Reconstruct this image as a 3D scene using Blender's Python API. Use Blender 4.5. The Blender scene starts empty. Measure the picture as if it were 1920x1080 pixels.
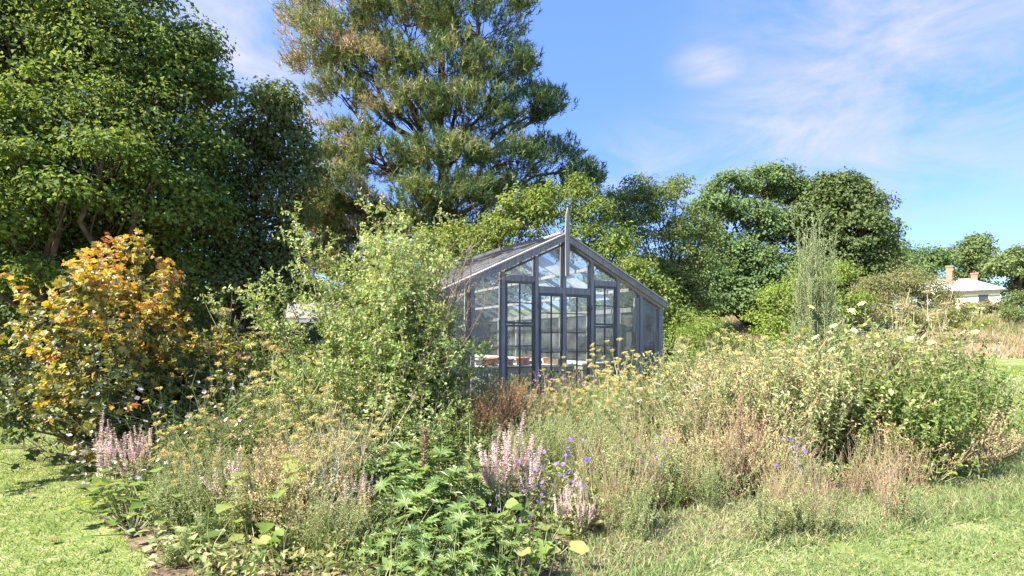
import bpy, math
import numpy as np
from mathutils import Matrix, Vector
C = bpy.context.scene.collection
R = math.radians
CAMH, F, HZ = 1.35, 960.0, 635.0
PI = math.pi
# ------------------------------------------------------------------ helpers
def hgt(x, y):
    t = np.clip((np.asarray(y, float) - 28) / 37, 0, 1)
    return 5.0 * t * t * (3 - 2 * t)
def W(px, py, d):
    return np.array([(px - 960) / F * d, d, CAMH + (HZ - py) / F * d])
def unit(v):
    v = np.asarray(v, float)
    return v / np.maximum(np.linalg.norm(v, axis=-1, keepdims=True), 1e-9)
def sph(rng, n):
    return unit(rng.normal(size=(n, 3)))

class MB:
    """collects triangles, with one tint value per vertex"""
    def __init__(s): s.v, s.f, s.t, s.n = [], [], [], 0
    def add(s, v, f, t=None):
        v = np.asarray(v, float).reshape(-1, 3); f = np.asarray(f, int).reshape(-1, 3)
        s.v.append(v); s.f.append(f + s.n); s.n += len(v)
        s.t.append(np.full(len(v), .5) if t is None else np.broadcast_to(np.asarray(t, float).ravel(), (len(v),)))
        return s
    def mesh(s, name, m, smooth=False):
        v = np.concatenate(s.v); f = np.concatenate(s.f); t = np.concatenate(s.t)
        me = bpy.data.meshes.new(name)
        me.vertices.add(len(v)); me.vertices.foreach_set('co', v.astype(np.float32).ravel())
        me.loops.add(len(f) * 3); me.loops.foreach_set('vertex_index', f.astype(np.int32).ravel())
        me.polygons.add(len(f)); me.polygons.foreach_set('loop_start', (np.arange(len(f)) * 3).astype(np.int32))
        a = me.attributes.new('tint', 'FLOAT', 'POINT'); a.data.foreach_set('value', t.astype(np.float32))
        me.update(calc_edges=True); me.materials.append(m)
        me.polygons.foreach_set('use_smooth', np.full(len(f), smooth))
        return me
    def box(s, x0, y0, z0, x1, y1, z1):
        v = [(x, y, z) for x in (x0, x1) for y in (y0, y1) for z in (z0, z1)]
        f = [(0,1,3),(0,3,2),(4,6,7),(4,7,5),(0,4,5),(0,5,1),(2,3,7),(2,7,6),(0,2,6),(0,6,4),(1,5,7),(1,7,3)]
        return s.add(v, f)
    def beam(s, a, b, w, h, up=(0, 0, 1)):
        a = np.array(a, float); b = np.array(b, float); d = unit(b - a)
        x = unit(np.cross(d, up)); u = np.cross(x, d)
        v = [p + x * w / 2 * i + u * h / 2 * j for p in (a, b) for i in (-1, 1) for j in (-1, 1)]
        f = [(0,1,3),(0,3,2),(4,6,7),(4,7,5),(0,4,5),(0,5,1),(2,3,7),(2,7,6),(0,2,6),(0,6,4),(1,5,7),(1,7,3)]
        return s.add(v, f)
    def prism(s, pts, y0, y1):
        """polygon in the x-z plane, thick from y0 to y1"""
        n = len(pts); v = [(x, y0, z) for x, z in pts] + [(x, y1, z) for x, z in pts]; f = []
        for i in range(1, n - 1): f += [(0, i, i + 1), (n, n + i + 1, n + i)]
        for i in range(n):
            j = (i + 1) % n; f += [(i, n + i, n + j), (i, n + j, j)]
        return s.add(v, f)
    def lathe(s, prof, c=(0, 0, 0), n=16, t=None):
        c = np.array(c, float); v = []; f = []
        for r, z in prof:
            for k in range(n):
                a = 2 * PI * k / n; v.append(c + (r * math.cos(a), r * math.sin(a), z))
        for i in range(len(prof) - 1):
            for k in range(n):
                a, b = i * n + k, i * n + (k + 1) % n
                f += [(a, b, b + n), (a, b + n, a + n)]
        return s.add(v, f, t)

def tri_of(polys):
    f = []
    for p in polys:
        for i in range(1, len(p) - 1): f.append((p[0], p[i], p[i + 1]))
    return np.array(f)
TM = {
 'q': (np.array([(0,0,0),(.45,-.5,.14),(1,0,-.1),(.45,.5,.14)]), np.array([(0,1,2),(0,2,3)])),
 'leaf': (np.array([(0,0,0),(.2,-.36,.07),(.5,-.5,.1),(.8,-.27,.02),(1,0,-.13),(.8,.27,.02),(.5,.5,.1),(.2,.36,.07),(.5,0,0)]),
          tri_of([(0,1,8),(1,2,8),(2,3,8),(3,4,8),(4,5,8),(5,6,8),(6,7,8),(7,0,8)])),
 'lobed': (np.array([(0,0,0),(.08,-.42,.1),(.42,-.34,.05),(.62,-.6,-.04),(.72,-.22,.03),(1.02,0,-.3),(.72,.22,.03),(.62,.6,-.04),(.42,.34,.05),(.08,.42,.1),(.4,0,-.02)]),
          tri_of([(0,1,10),(1,2,10),(2,3,10),(3,4,10),(4,5,10),(5,6,10),(6,7,10),(7,8,10),(8,9,10),(9,0,10)])),
 'blade': (np.array([(0,-.5,0),(0,.5,0),(.5,-.4,.05),(.5,.4,.05),(1,0,-.1)]), np.array([(0,1,3),(0,3,2),(2,3,4)])),
 'tri': (np.array([(0,-.5,0),(0,.5,0),(1,0,0)]), np.array([(0,1,2)])),
 'lance': (np.array([(0,0,0),(.3,-.5,.04),(.7,-.35,.03),(1,0,-.12),(.7,.35,.03),(.3,.5,.04)]), tri_of([(0,1,2,3),(0,3,4,5)])),
}
def round_leaf():
    v = [(0.12, 0, -.02)]; n = 14
    for k in range(n + 1):
        a = -2.75 + 5.5 * k / n
        r = .5 * (1 + .1 * math.cos(5 * a)); v.append((.5 + r * math.cos(a), r * math.sin(a), .1 * abs(math.sin(a)) - .08 * math.cos(a) + .03 * (k % 2)))
    return np.array(v), np.array([(0, k + 1, k + 2) for k in range(n)])
TM['round'] = round_leaf()
def leaves(mb, P, D, N, L, Wd, kind='q', tint=.5):
    P = np.asarray(P, float); n = len(P)
    if n == 0: return
    D = unit(D); S = unit(np.cross(D, N)); U = np.cross(S, D)
    tv, tf = TM[kind]; L = np.broadcast_to(L, (n,)); Wd = np.broadcast_to(Wd, (n,))
    v = (P[:, None] + D[:, None] * (tv[None, :, :1] * L[:, None, None]) + S[:, None] * (tv[None, :, 1:2] * Wd[:, None, None])
         + U[:, None] * (tv[None, :, 2:3] * L[:, None, None]))
    f = tf[None] + (np.arange(n) * len(tv))[:, None, None]
    mb.add(v, f, np.repeat(np.broadcast_to(tint, (n,)), len(tv)))
def tubes(mb, pl, r0, r1, sides=4, t=.5):
    pl = np.asarray(pl, float); M, K, _ = pl.shape
    tan = unit(np.gradient(pl, axis=1)); ref = np.where(np.abs(tan[:, :1, 2:3]) > .8, np.array([1., 0, 0]), np.array([0, 0, 1.]))
    ref = np.broadcast_to(ref, pl.shape)
    a = unit(np.cross(tan, ref)); b = np.cross(tan, a)
    rr = np.linspace(0, 1, K)[None] * (np.broadcast_to(r1, (M,)) - np.broadcast_to(r0, (M,)))[:, None] + np.broadcast_to(r0, (M,))[:, None]
    ang = np.arange(sides) * 2 * PI / sides
    v = pl[:, :, None] + (a[:, :, None] * np.cos(ang)[None, None, :, None] + b[:, :, None] * np.sin(ang)[None, None, :, None]) * rr[:, :, None, None]
    f = []
    for k in range(K - 1):
        for s in range(sides):
            p, q = k * sides + s, k * sides + (s + 1) % sides
            f += [(p, q, q + sides), (p, q + sides, p + sides)]
    f = np.array(f)[None] + (np.arange(M) * K * sides)[:, None, None]
    mb.add(v, f, t)
def grow(rng, base, d0, L, K=6, bend=(0, 0, 0), wob=.12):
    base = np.atleast_2d(base).astype(float); d = unit(np.atleast_2d(d0)); M = max(len(base), len(d))
    base = np.broadcast_to(base, (M, 3)); d = np.broadcast_to(d, (M, 3)); L = np.broadcast_to(L, (M,))
    pts = [base]
    for k in range(K):
        d = unit(d + np.asarray(bend) / K + rng.normal(0, wob, (M, 3)))
        pts.append(pts[-1] + d * (L / K)[:, None])
    return np.stack(pts, 1)
def sample(pl, t):
    M, K, _ = pl.shape; x = np.clip(t, 0, .9999) * (K - 1); i = x.astype(int); fr = (x - i)[..., None]
    m = np.arange(M)[:, None]
    a, b = pl[m, i], pl[m, i + 1]
    return a + (b - a) * fr, unit(b - a)
def along(rng, pl, n, t0=.1, t1=1., ang=60, jit=.25):
    """n positions on each polyline with radial outward directions at an angle (deg) from the stem"""
    M = len(pl); t = np.linspace(t0, t1, n)[None] + rng.uniform(-.5, .5, (M, n)) / n * .8
    p, tan = sample(pl, np.clip(t, 0, 1))
    ref = sph(rng, M)[:, None] * np.ones((1, n, 1))
    a = unit(np.cross(tan, ref)); b = np.cross(tan, a)
    ph = (np.arange(n) * 2.4)[None] + rng.normal(0, .3, (M, n))
    rad = a * np.cos(ph)[..., None] + b * np.sin(ph)[..., None]
    an = R(ang); d = unit(tan * math.cos(an) + rad * math.sin(an) + rng.normal(0, jit, (M, n, 3)))
    nrm = unit(tan * math.sin(an) - rad * math.cos(an) + rng.normal(0, jit, (M, n, 3)))
    return p.reshape(-1, 3), d.reshape(-1, 3), nrm.reshape(-1, 3)

def link(name, me, parent=None, mat=None):
    o = bpy.data.objects.new(name, me); C.objects.link(o)
    if parent is not None: o.parent = parent
    if mat is not None: o.matrix_local = mat
    return o
def thing(name, label, cat, loc=(0, 0, 0), rz=0., group=None, sc=1.):
    o = bpy.data.objects.new(name, None); C.objects.link(o); o.empty_display_size = .1
    o.location = loc; o.rotation_euler = (0, 0, rz); o.scale = (sc, sc, sc) if np.isscalar(sc) else sc
    o['label'] = label; o['category'] = cat
    if group: o['group'] = group
    return o
def tag(o, label=None, cat=None, kind=None, group=None):
    for k, v in (('label', label), ('category', cat), ('kind', kind), ('group', group)):
        if v: o[k] = v
    return o
# ------------------------------------------------------------------ materials
def newmat(name):
    m = bpy.data.materials.new(name); m.use_nodes = True; nt = m.node_tree; nt.nodes.clear()
    return m, nt, nt.nodes.new('ShaderNodeOutputMaterial')
def ramp(nt, cols, fac):
    r = nt.nodes.new('ShaderNodeValToRGB'); e = r.color_ramp.elements
    while len(e) < len(cols): e.new(.5)
    for i, c in enumerate(cols):
        e[i].position = i / max(len(cols) - 1, 1); e[i].color = (*c, 1)
    nt.links.new(fac, r.inputs[0]); return r.outputs[0]
GAIN = {'broad_green': 1.3, 'dark_green': 1.45, 'mid_green': 1.8, 'soft_green': 1.45, 'bright_green': 1.35, 'lime_green': 1.35, 'olive_brown': 1.5, 'pine_needles': 1.65, 'shrub_leaf': 1.4, 'autumn_leaf': 1.2, 'lupin_leaf': 1.35, 'dark_leaf': 1.5, 'light_leaf': 1.3, 'fennel_thread': 1.15, 'bronze': 1.3, 'broad_leaf': 1.1, 'undergrowth': 1.4, 'grey_green_spray': 1.25, 'dry_brown': 1.25, 'dry_tan': 1.15, 'umbel_gold': 1.1}
def leafmat(name, cols, trans=.4, rough=.45, spec=.35, tcol=(1.3, 1.2, .7)):
    g = GAIN.get(name, 1.); cols = [tuple(min(.8, x * g) for x in c) for c in cols]
    m, nt, out = newmat(name); N = nt.nodes.new; K = nt.links.new
    at = N('ShaderNodeAttribute'); at.attribute_name = 'tint'
    c = ramp(nt, cols, at.outputs['Fac'])
    oi = N('ShaderNodeObjectInfo'); hs = N('ShaderNodeHueSaturation')
    mr = N('ShaderNodeMapRange'); mr.inputs[3].default_value = .485; mr.inputs[4].default_value = .512; K(oi.outputs['Random'], mr.inputs[0])
    K(mr.outputs[0], hs.inputs['Hue']); K(c, hs.inputs['Color'])
    p = N('ShaderNodeBsdfPrincipled'); p.inputs['Roughness'].default_value = rough; p.inputs['Specular IOR Level'].default_value = spec
    K(hs.outputs[0], p.inputs['Base Color'])
    mul = N('ShaderNodeMix'); mul.data_type = 'RGBA'; mul.blend_type = 'MULTIPLY'; mul.inputs[0].default_value = 1
    K(hs.outputs[0], mul.inputs[6]); mul.inputs[7].default_value = (*tcol, 1)
    t = N('ShaderNodeBsdfTranslucent'); K(mul.outputs[2], t.inputs['Color'])
    mx = N('ShaderNodeMixShader'); mx.inputs[0].default_value = trans
    K(p.outputs[0], mx.inputs[1]); K(t.outputs[0], mx.inputs[2]); K(mx.outputs[0], out.inputs[0]); return m
def solid(name, c1, c2=None, scale=8., rough=.7, spec=.3, bump=0., stretch=(1, 1, 1), det=6):
    m, nt, out = newmat(name); N = nt.nodes.new; K = nt.links.new
    tc = N('ShaderNodeTexCoord'); mp = N('ShaderNodeMapping'); mp.inputs['Scale'].default_value = stretch
    K(tc.outputs['Object'], mp.inputs[0])
    nz = N('ShaderNodeTexNoise'); nz.inputs['Scale'].default_value = scale; nz.inputs['Detail'].default_value = det; K(mp.outputs[0], nz.inputs[0])
    mr = N('ShaderNodeMapRange'); mr.inputs[1].default_value = .3; mr.inputs[2].default_value = .7; K(nz.outputs['Fac'], mr.inputs[0])
    c = ramp(nt, [c1, c2 or c1], mr.outputs[0])
    p = N('ShaderNodeBsdfPrincipled'); p.inputs['Roughness'].default_value = rough; p.inputs['Specular IOR Level'].default_value = spec
    K(c, p.inputs['Base Color'])
    if bump:
        b = N('ShaderNodeBump'); b.inputs['Strength'].default_value = bump; b.inputs['Distance'].default_value = .02
        K(nz.outputs['Fac'], b.inputs['Height']); K(b.outputs[0], p.inputs['Normal'])
    K(p.outputs[0], out.inputs[0]); return m
def glassmat(name, tint=(.93, .96, .95), dirt_sheen=.08):
    m, nt, out = newmat(name); N = nt.nodes.new; K = nt.links.new
    tr = N('ShaderNodeBsdfTransparent'); tr.inputs[0].default_value = (*tint, 1)
    gl = N('ShaderNodeBsdfGlossy'); gl.inputs['Roughness'].default_value = .02
    fr = N('ShaderNodeFresnel'); fr.inputs[0].default_value = 1.5
    mx = N('ShaderNodeMixShader'); K(fr.outputs[0], mx.inputs[0]); K(tr.outputs[0], mx.inputs[1]); K(gl.outputs[0], mx.inputs[2])
    df = N('ShaderNodeBsdfDiffuse'); df.inputs[0].default_value = (.6, .6, .58, 1)  # pale diffuse film: dirt plus brightness standing in for reflections
    tc = N('ShaderNodeTexCoord'); nz = N('ShaderNodeTexNoise'); nz.inputs['Scale'].default_value = 3.; nz.inputs['Detail'].default_value = 8
    K(tc.outputs['Object'], nz.inputs[0])
    mr = N('ShaderNodeMapRange'); mr.inputs[1].default_value = .35; mr.inputs[2].default_value = .75; mr.inputs[3].default_value = dirt_sheen * .3; mr.inputs[4].default_value = dirt_sheen * 2
    K(nz.outputs['Fac'], mr.inputs[0])
    m2 = N('ShaderNodeMixShader'); K(mr.outputs[0], m2.inputs[0]); K(mx.outputs[0], m2.inputs[1]); K(df.outputs[0], m2.inputs[2])
    K(m2.outputs[0], out.inputs[0]); return m

M = {}
M['left_tree'] = leafmat('broad_green', [(.05,.075,.02),(.085,.125,.03),(.14,.19,.045),(.22,.26,.06)], .5, .6, .2)
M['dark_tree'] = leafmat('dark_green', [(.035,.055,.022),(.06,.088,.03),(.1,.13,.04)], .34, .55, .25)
M['round_tree'] = leafmat('mid_green', [(.05,.075,.03),(.08,.115,.04),(.12,.155,.055)], .34, .6, .2)
M['feather'] = leafmat('soft_green', [(.07,.1,.035),(.11,.15,.05),(.16,.2,.07)], .4, .5, .3)
M['vine'] = leafmat('bright_green', [(.06,.11,.03),(.11,.17,.04),(.17,.235,.055),(.27,.28,.08)], .45, .5, .3)
M['lime'] = leafmat('lime_green', [(.1,.14,.03),(.16,.21,.04),(.23,.27,.06)], .4, .5, .3)
M['olive'] = leafmat('olive_brown', [(.09,.11,.045),(.14,.15,.06),(.18,.17,.08),(.26,.19,.13)], .3, .6, .2)
M['needles'] = leafmat('pine_needles', [(.03,.06,.028),(.06,.1,.035),(.13,.165,.05),(.2,.2,.08),(.3,.2,.13)], .25, .5, .3, (1.1, 1.05, .7))
M['shrub'] = leafmat('shrub_leaf', [(.07,.13,.03),(.12,.19,.045),(.19,.26,.07),(.32,.36,.15),(.4,.35,.22)], .42, .42, .5)
M['autumn'] = leafmat('autumn_leaf', [(.05,.08,.03),(.09,.12,.04),(.2,.21,.05),(.48,.39,.06),(.46,.26,.06),(.34,.13,.05),(.2,.11,.06)], .4, .42, .45, (1.25, 1.1, .5))
M['fennel_leaf'] = leafmat('fennel_thread', [(.17,.21,.08),(.27,.31,.13),(.4,.4,.22)], .35, .6, .2)
M['umbel'] = leafmat('umbel_gold', [(.42,.33,.12),(.58,.47,.16),(.66,.58,.28)], .25, .7, .1, (1, .95, .7))
M['tan'] = leafmat('dry_tan', [(.3,.23,.11),(.43,.35,.18),(.55,.47,.28)], .25, .7, .15, (1, .95, .8))
M['brown'] = leafmat('dry_brown', [(.15,.1,.06),(.26,.18,.11),(.38,.29,.18)], .2, .7, .15, (1, .95, .8))
M['bronze'] = leafmat('bronze', [(.14,.16,.04),(.26,.2,.07),(.4,.21,.1),(.44,.28,.13)], .35, .6, .2, (1.1, 1, .7))
M['pink'] = leafmat('pale_pink', [(.55,.38,.36),(.68,.5,.48),(.75,.62,.58)], .3, .6, .2, (1, .95, .95))
M['magenta'] = leafmat('magenta', [(.5,.12,.3),(.6,.2,.38),(.65,.3,.42)], .3, .6, .2, (1, .9, 1))
M['violet'] = leafmat('violet', [(.14,.07,.5),(.22,.12,.6),(.38,.25,.65)], .3, .6, .2, (1, .9, 1.1))
M['white'] = leafmat('white_petal', [(.7,.55,.56),(.8,.74,.73)], .3, .6, .2, (1, 1, 1))
M['yellow'] = leafmat('yellow_petal', [(.75,.7,.2),(.8,.78,.35)], .35, .6, .2, (1, 1, .7))
M['lupin'] = leafmat('lupin_leaf', [(.07,.12,.035),(.12,.18,.05),(.18,.25,.075),(.32,.34,.15)], .38, .38, .5)
M['broad'] = leafmat('broad_leaf', [(.08,.14,.03),(.14,.22,.045),(.22,.29,.07),(.36,.36,.12)], .45, .42, .4)
M['darkleaf'] = leafmat('dark_leaf', [(.05,.08,.025),(.1,.14,.035),(.17,.21,.06),(.3,.31,.12)], .35, .4, .5)
M['lightleaf'] = leafmat('light_leaf', [(.12,.16,.06),(.2,.25,.1),(.32,.33,.16),(.45,.38,.25)], .4, .5, .35)
M['silver'] = leafmat('silver_leaf', [(.16,.22,.14),(.26,.32,.22),(.36,.4,.3)], .25, .6, .3, (1, 1.05, .8))
M['greystem'] = leafmat('grey_green_spray', [(.15,.2,.1),(.25,.3,.16),(.36,.4,.24)], .3, .6, .2)
M['stem'] = solid('green_stem', (.16,.2,.08), (.26,.26,.13), 12)
M['drystem'] = solid('dry_stem', (.3,.22,.14), (.42,.33,.22), 12)
M['woodstem'] = solid('woody_stem', (.13,.09,.06), (.24,.18,.13), 15)
M['bark'] = solid('bark', (.045,.035,.028), (.13,.1,.08), 7, .9, .1, .6, (1, 1, .25))
M['pinebark'] = solid('pine_bark', (.05,.035,.03), (.16,.11,.09), 6, .9, .1, .6, (1, 1, .3))
M['grass'] = leafmat('grass_blade', [(.12,.19,.04),(.19,.27,.055),(.26,.34,.09),(.42,.4,.2)], .4, .5, .3)
M['drygrass'] = leafmat('mixed_grass', [(.11,.17,.05),(.2,.27,.09),(.32,.35,.17),(.48,.42,.27)], .35, .55, .25)
M['weed'] = leafmat('undergrowth', [(.05,.1,.02),(.1,.16,.04),(.2,.22,.08),(.33,.26,.14)], .35, .5, .3)
M['wood'] = solid('weathered_grey_paint', (.19,.172,.175), (.33,.3,.3), 5, .65, .3, .3, (6, 6, .6))
M['darkwood'] = solid('dark_blue_grey_paint', (.06,.06,.07), (.12,.115,.125), 6, .5, .4)
M['greywood'] = solid('silvered_timber', (.3,.27,.25), (.5,.46,.43), 5, .8, .2, .3, (8, 8, .8))
M['whitepaint'] = solid('white_paint', (.7,.69,.67), (.8,.79,.77), 4, .6)
M['terracotta'] = solid('terracotta', (.5,.2,.1), (.62,.28,.16), 10, .8)
M['reflection_white'] = leafmat('translucent_white_sheet', [(.75,.75,.74),(.8,.8,.78)], .6, .5, .3, (1, 1, 1))
M['glass'] = glassmat('glass_pane', dirt_sheen=.11)
M['brick'] = None
def brickmat():
    m, nt, out = newmat('red_brick'); N = nt.nodes.new; K = nt.links.new
    tc = N('ShaderNodeTexCoord'); mp = N('ShaderNodeMapping'); mp.inputs['Rotation'].default_value = (PI/2, 0, 0); K(tc.outputs['Object'], mp.inputs[0])
    b = N('ShaderNodeTexBrick'); b.inputs['Scale'].default_value = 1; b.inputs['Brick Width'].default_value = .24; b.inputs['Row Height'].default_value = .085
    b.inputs['Mortar Size'].default_value = .01; b.inputs['Color1'].default_value = (.5,.14,.07,1); b.inputs['Color2'].default_value = (.38,.1,.06,1); b.inputs['Mortar'].default_value = (.4,.33,.28,1)
    K(mp.outputs[0], b.inputs[0]); p = N('ShaderNodeBsdfPrincipled'); p.inputs['Roughness'].default_value = .85; K(b.outputs[0], p.inputs['Base Color']); K(p.outputs[0], out.inputs[0]); return m
M['brick'] = brickmat()
def groundmat(name, cols, s1=.35, s2=9., s3=60.):
    m, nt, out = newmat(name); N = nt.nodes.new; K = nt.links.new
    tc = N('ShaderNodeTexCoord'); acc = None
    for s, w in ((s1, .3), (s2, .35), (s3, .35)):
        n = N('ShaderNodeTexNoise'); n.inputs['Scale'].default_value = s; n.inputs['Detail'].default_value = 8; K(tc.outputs['Object'], n.inputs[0])
        mu = N('ShaderNodeMath'); mu.operation = 'MULTIPLY_ADD'; mu.inputs[1].default_value = w
        K(n.outputs['Fac'], mu.inputs[0])
        if acc is None: mu.inputs[2].default_value = 0
        else: K(acc, mu.inputs[2])
        acc = mu.outputs[0]
    mr = N('ShaderNodeMapRange'); mr.inputs[1].default_value = .38; mr.inputs[2].default_value = .62; K(acc, mr.inputs[0])
    c = ramp(nt, cols, mr.outputs[0]); p = N('ShaderNodeBsdfPrincipled'); p.inputs['Roughness'].default_value = .9; p.inputs['Specular IOR Level'].default_value = .1
    K(c, p.inputs['Base Color']); b = N('ShaderNodeBump'); b.inputs['Strength'].default_value = .7; b.inputs['Distance'].default_value = .03
    K(acc, b.inputs['Height']); K(b.outputs[0], p.inputs['Normal']); K(p.outputs[0], out.inputs[0]); return m
M['lawn'] = groundmat('lawn_ground', [(.09,.12,.035),(.15,.19,.055),(.23,.25,.1),(.42,.36,.22)], 1.1, 9, 70)
M['soil'] = groundmat('bed_soil', [(.05,.035,.025),(.11,.08,.055),(.2,.15,.1),(.3,.24,.16)], 1.5, 12, 80)
M['gravel'] = groundmat('pale_gravel', [(.25,.23,.2),(.4,.38,.35),(.5,.48,.45)], 2, 20, 90)

# ------------------------------------------------------------------ ground
def ground():
    xs = np.concatenate([np.linspace(-260, -42, 20), np.linspace(-40, 60, 70), np.linspace(65, 260, 18)])
    ys = np.concatenate([np.linspace(-60, 0, 8), np.linspace(1, 100, 90), np.linspace(105, 420, 16)])
    X, Y = np.meshgrid(xs, ys, indexing='ij'); Z = hgt(X, Y)
    far = np.clip((Y - 20) / 20, 0, 1); Z = Z + far * .12 * (np.sin(X * .31 + Y * .17) + np.sin(X * .13 - Y * .29))
    v = np.stack([X, Y, Z], -1).reshape(-1, 3); ny = len(ys); f = []
    for i in range(len(xs) - 1):
        for j in range(ny - 1):
            a = i * ny + j; f += [(a, a + ny, a + ny + 1), (a, a + ny + 1, a + 1)]
    o = link('ground', MB().add(v, f).mesh('ground', M['lawn'], True)); tag(o, kind='structure')
ground()
BED = [(-1.6,2.3),(-2.2,3.1),(-2.95,3.75),(-3.6,4.6),(-4.3,5.4),(-5.6,6.6),(-7.4,8.6),(-9,11),(-9,15),(7,17),(10,14),(8.6,10.5),(7.2,8.0),(6.1,5.85),(4.95,4.7),(3.6,4.0),(2.4,3.65),(1.2,3.3),(.55,2.9),(.25,2.3)]
def inpoly(x, y, poly):
    c = np.zeros(len(x), bool); n = len(poly)
    for i in range(n):
        x0, y0 = poly[i]; x1, y1 = poly[(i + 1) % n]
        if y0 == y1: continue
        c ^= ((y0 > y) != (y1 > y)) & (x < (x1 - x0) * (y - y0) / (y1 - y0) + x0)
    return c
def soil():
    rng = np.random.default_rng(5); pts = []
    n = len(BED)
    for i in range(n):
        a, b = np.array(BED[i]), np.array(BED[(i + 1) % n]); k = max(2, int(np.linalg.norm(b - a) / .25))
        for j in range(k):
            pts.append(a + (b - a) * j / k + rng.normal(0, .035, 2))
    pts = np.array(pts); c = np.array([0, 8.])
    v = [(c[0], c[1], .006)] + [(p[0], p[1], .006) for p in pts]; m = len(pts)
    f = [(0, 1 + i, 1 + (i + 1) % m) for i in range(m)]
    tag(link('flower_bed_soil', MB().add(v, f).mesh('soil', M['soil'])), kind='structure')
soil()
def blades(name, label, poly, n, L, mat, rng, lean=.5, z=0., kind='tri', wd=.004, patchy=0., inside=None, tb=0.):
    P = np.array(poly); lo, hi = P.min(0), P.max(0)
    x = rng.uniform(lo[0], hi[0], n * 2); y = rng.uniform(lo[1], hi[1], n * 2)
    k = inpoly(x, y, poly)
    if inside is not None: k &= ~inpoly(x, y, inside)
    if patchy:
        g = np.sin(x * 3.1 + 1.3 * np.sin(y * 2.3)) * np.sin(y * 3.7 + np.sin(x * 1.9)) + .6 * np.sin(x * 9 + y * 7)
        k &= g + rng.normal(0, .5, len(x)) > -patchy
    x, y = x[k][:n], y[k][:n]; m = len(x)
    p = np.stack([x, y, hgt(x, y) + z], 1); d = unit(rng.normal(0, lean, (m, 3)) * (1, 1, .3) + (0, 0, 1))
    l = L * rng.uniform(.5, 1.3, m); cl = .5 + .3 * np.sin(x * 1.7 + 2 * np.sin(y * 1.1)) * np.sin(y * 2.1)
    mb = MB(); leaves(mb, p, d, sph(rng, m), l, wd * rng.uniform(.7, 1.4, m), kind, np.clip(cl * .5 + tb + rng.normal(.2, .22, m), 0, 1))
    tag(link(name, mb.mesh(name, mat)), label, 'grass', 'stuff')
rg = np.random.default_rng(11)
LAWN_L = [(-6.5,3.0),(-1.3,2.2),(-1.55,2.3),(-2.15,3.1),(-2.9,3.75),(-3.55,4.6),(-4.25,5.4),(-5.6,6.6),(-7.4,8.6),(-12,12),(-14,12)]
LAWN_R = [(.0,2.2),(5.2,2.2),(7.5,6.0),(9.5,8.5),(9,9),(7.2,8.0),(6.1,5.85),(4.95,4.7),(3.6,4.0),(2.4,3.65),(1.2,3.3),(.55,2.9)]
blades('lawn_grass', 'short bright green mown grass on the lawn beside the autumn shrub', LAWN_L, 210000, .034, M['grass'], rg, .75, wd=.0055, patchy=1.3)
blades('lawn_grass', 'mixed green and straw coloured grass along the front edge of the flower bed', LAWN_R, 230000, .04, M['drygrass'], rg, .85, wd=.0055, patchy=.95)
blades('edge_grass', 'longer tufty grass growing where the flower bed meets the right lawn',
       [(.2,2.3),(.75,2.75),(1.5,3.2),(2.6,3.5),(3.7,3.85),(5.1,4.55),(6.4,5.8),(6.0,6.5),(4.7,5.3),(3.3,4.6),(2.2,4.3),(1.0,3.9),(.3,3.2)], 48000, .09, M['drygrass'], rg, .8, kind='blade', wd=.005)
blades('far_lawn_grass', 'sunlit green lawn beyond the bed at the far right', [(6.6,6.5),(9.5,8.5),(34,30),(8,31),(10,20)], 60000, .07, M['grass'], rg, .7, wd=.025, tb=.06)

def lawn_weeds(poly, n, seed, label):
    rng = np.random.default_rng(seed); P = np.array(poly); lo, hi = P.min(0), P.max(0)
    c = rng.uniform(lo, hi, (n // 14, 2)); q = np.repeat(c, 14, 0) + rng.normal(0, .06, (len(c) * 14, 2)); q = q[inpoly(q[:, 0], q[:, 1], poly)]; m = len(q)
    N = unit(rng.normal(0, .4, (m, 3)) + (0, 0, 1)); mb = MB()
    leaves(mb, np.column_stack([q, rng.uniform(.008, .035, m)]), np.cross(N, sph(rng, m)), N, rng.uniform(.012, .034, m), rng.uniform(.01, .02, m), 'leaf', np.clip(rng.normal(.5, .25, m), 0, 1))
    tag(link('lawn_weeds', mb.mesh('lawn_weeds', M['vine'])), label, 'weeds', 'stuff')
    c = rng.uniform(lo, hi, (n // 30, 2)); q = np.repeat(c, 22, 0) + rng.normal(0, .13, (len(c) * 22, 2)) * (1.6, .7); q = q[inpoly(q[:, 0], q[:, 1], poly)]; m = len(q); mb = MB()
    leaves(mb, np.column_stack([q, rng.uniform(.01, .032, m)]), sph(rng, m) * (1, 1, .25), np.array([0, 0, 1.]) + sph(rng, m) * .4, rng.uniform(.02, .055, m), .004, 'tri', rng.uniform(0, 1, m))
    tag(link('dry_thatch', mb.mesh('dry_thatch', M['tan'])), label.replace('low clover and broad leaved weeds', 'straw coloured dead grass'), 'thatch', 'stuff')
lawn_weeds(LAWN_R, 9000, 21, 'low clover and broad leaved weeds in patches on the right hand lawn')
lawn_weeds(LAWN_L, 7000, 22, 'low clover and broad leaved weeds in patches on the left hand lawn')
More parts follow.
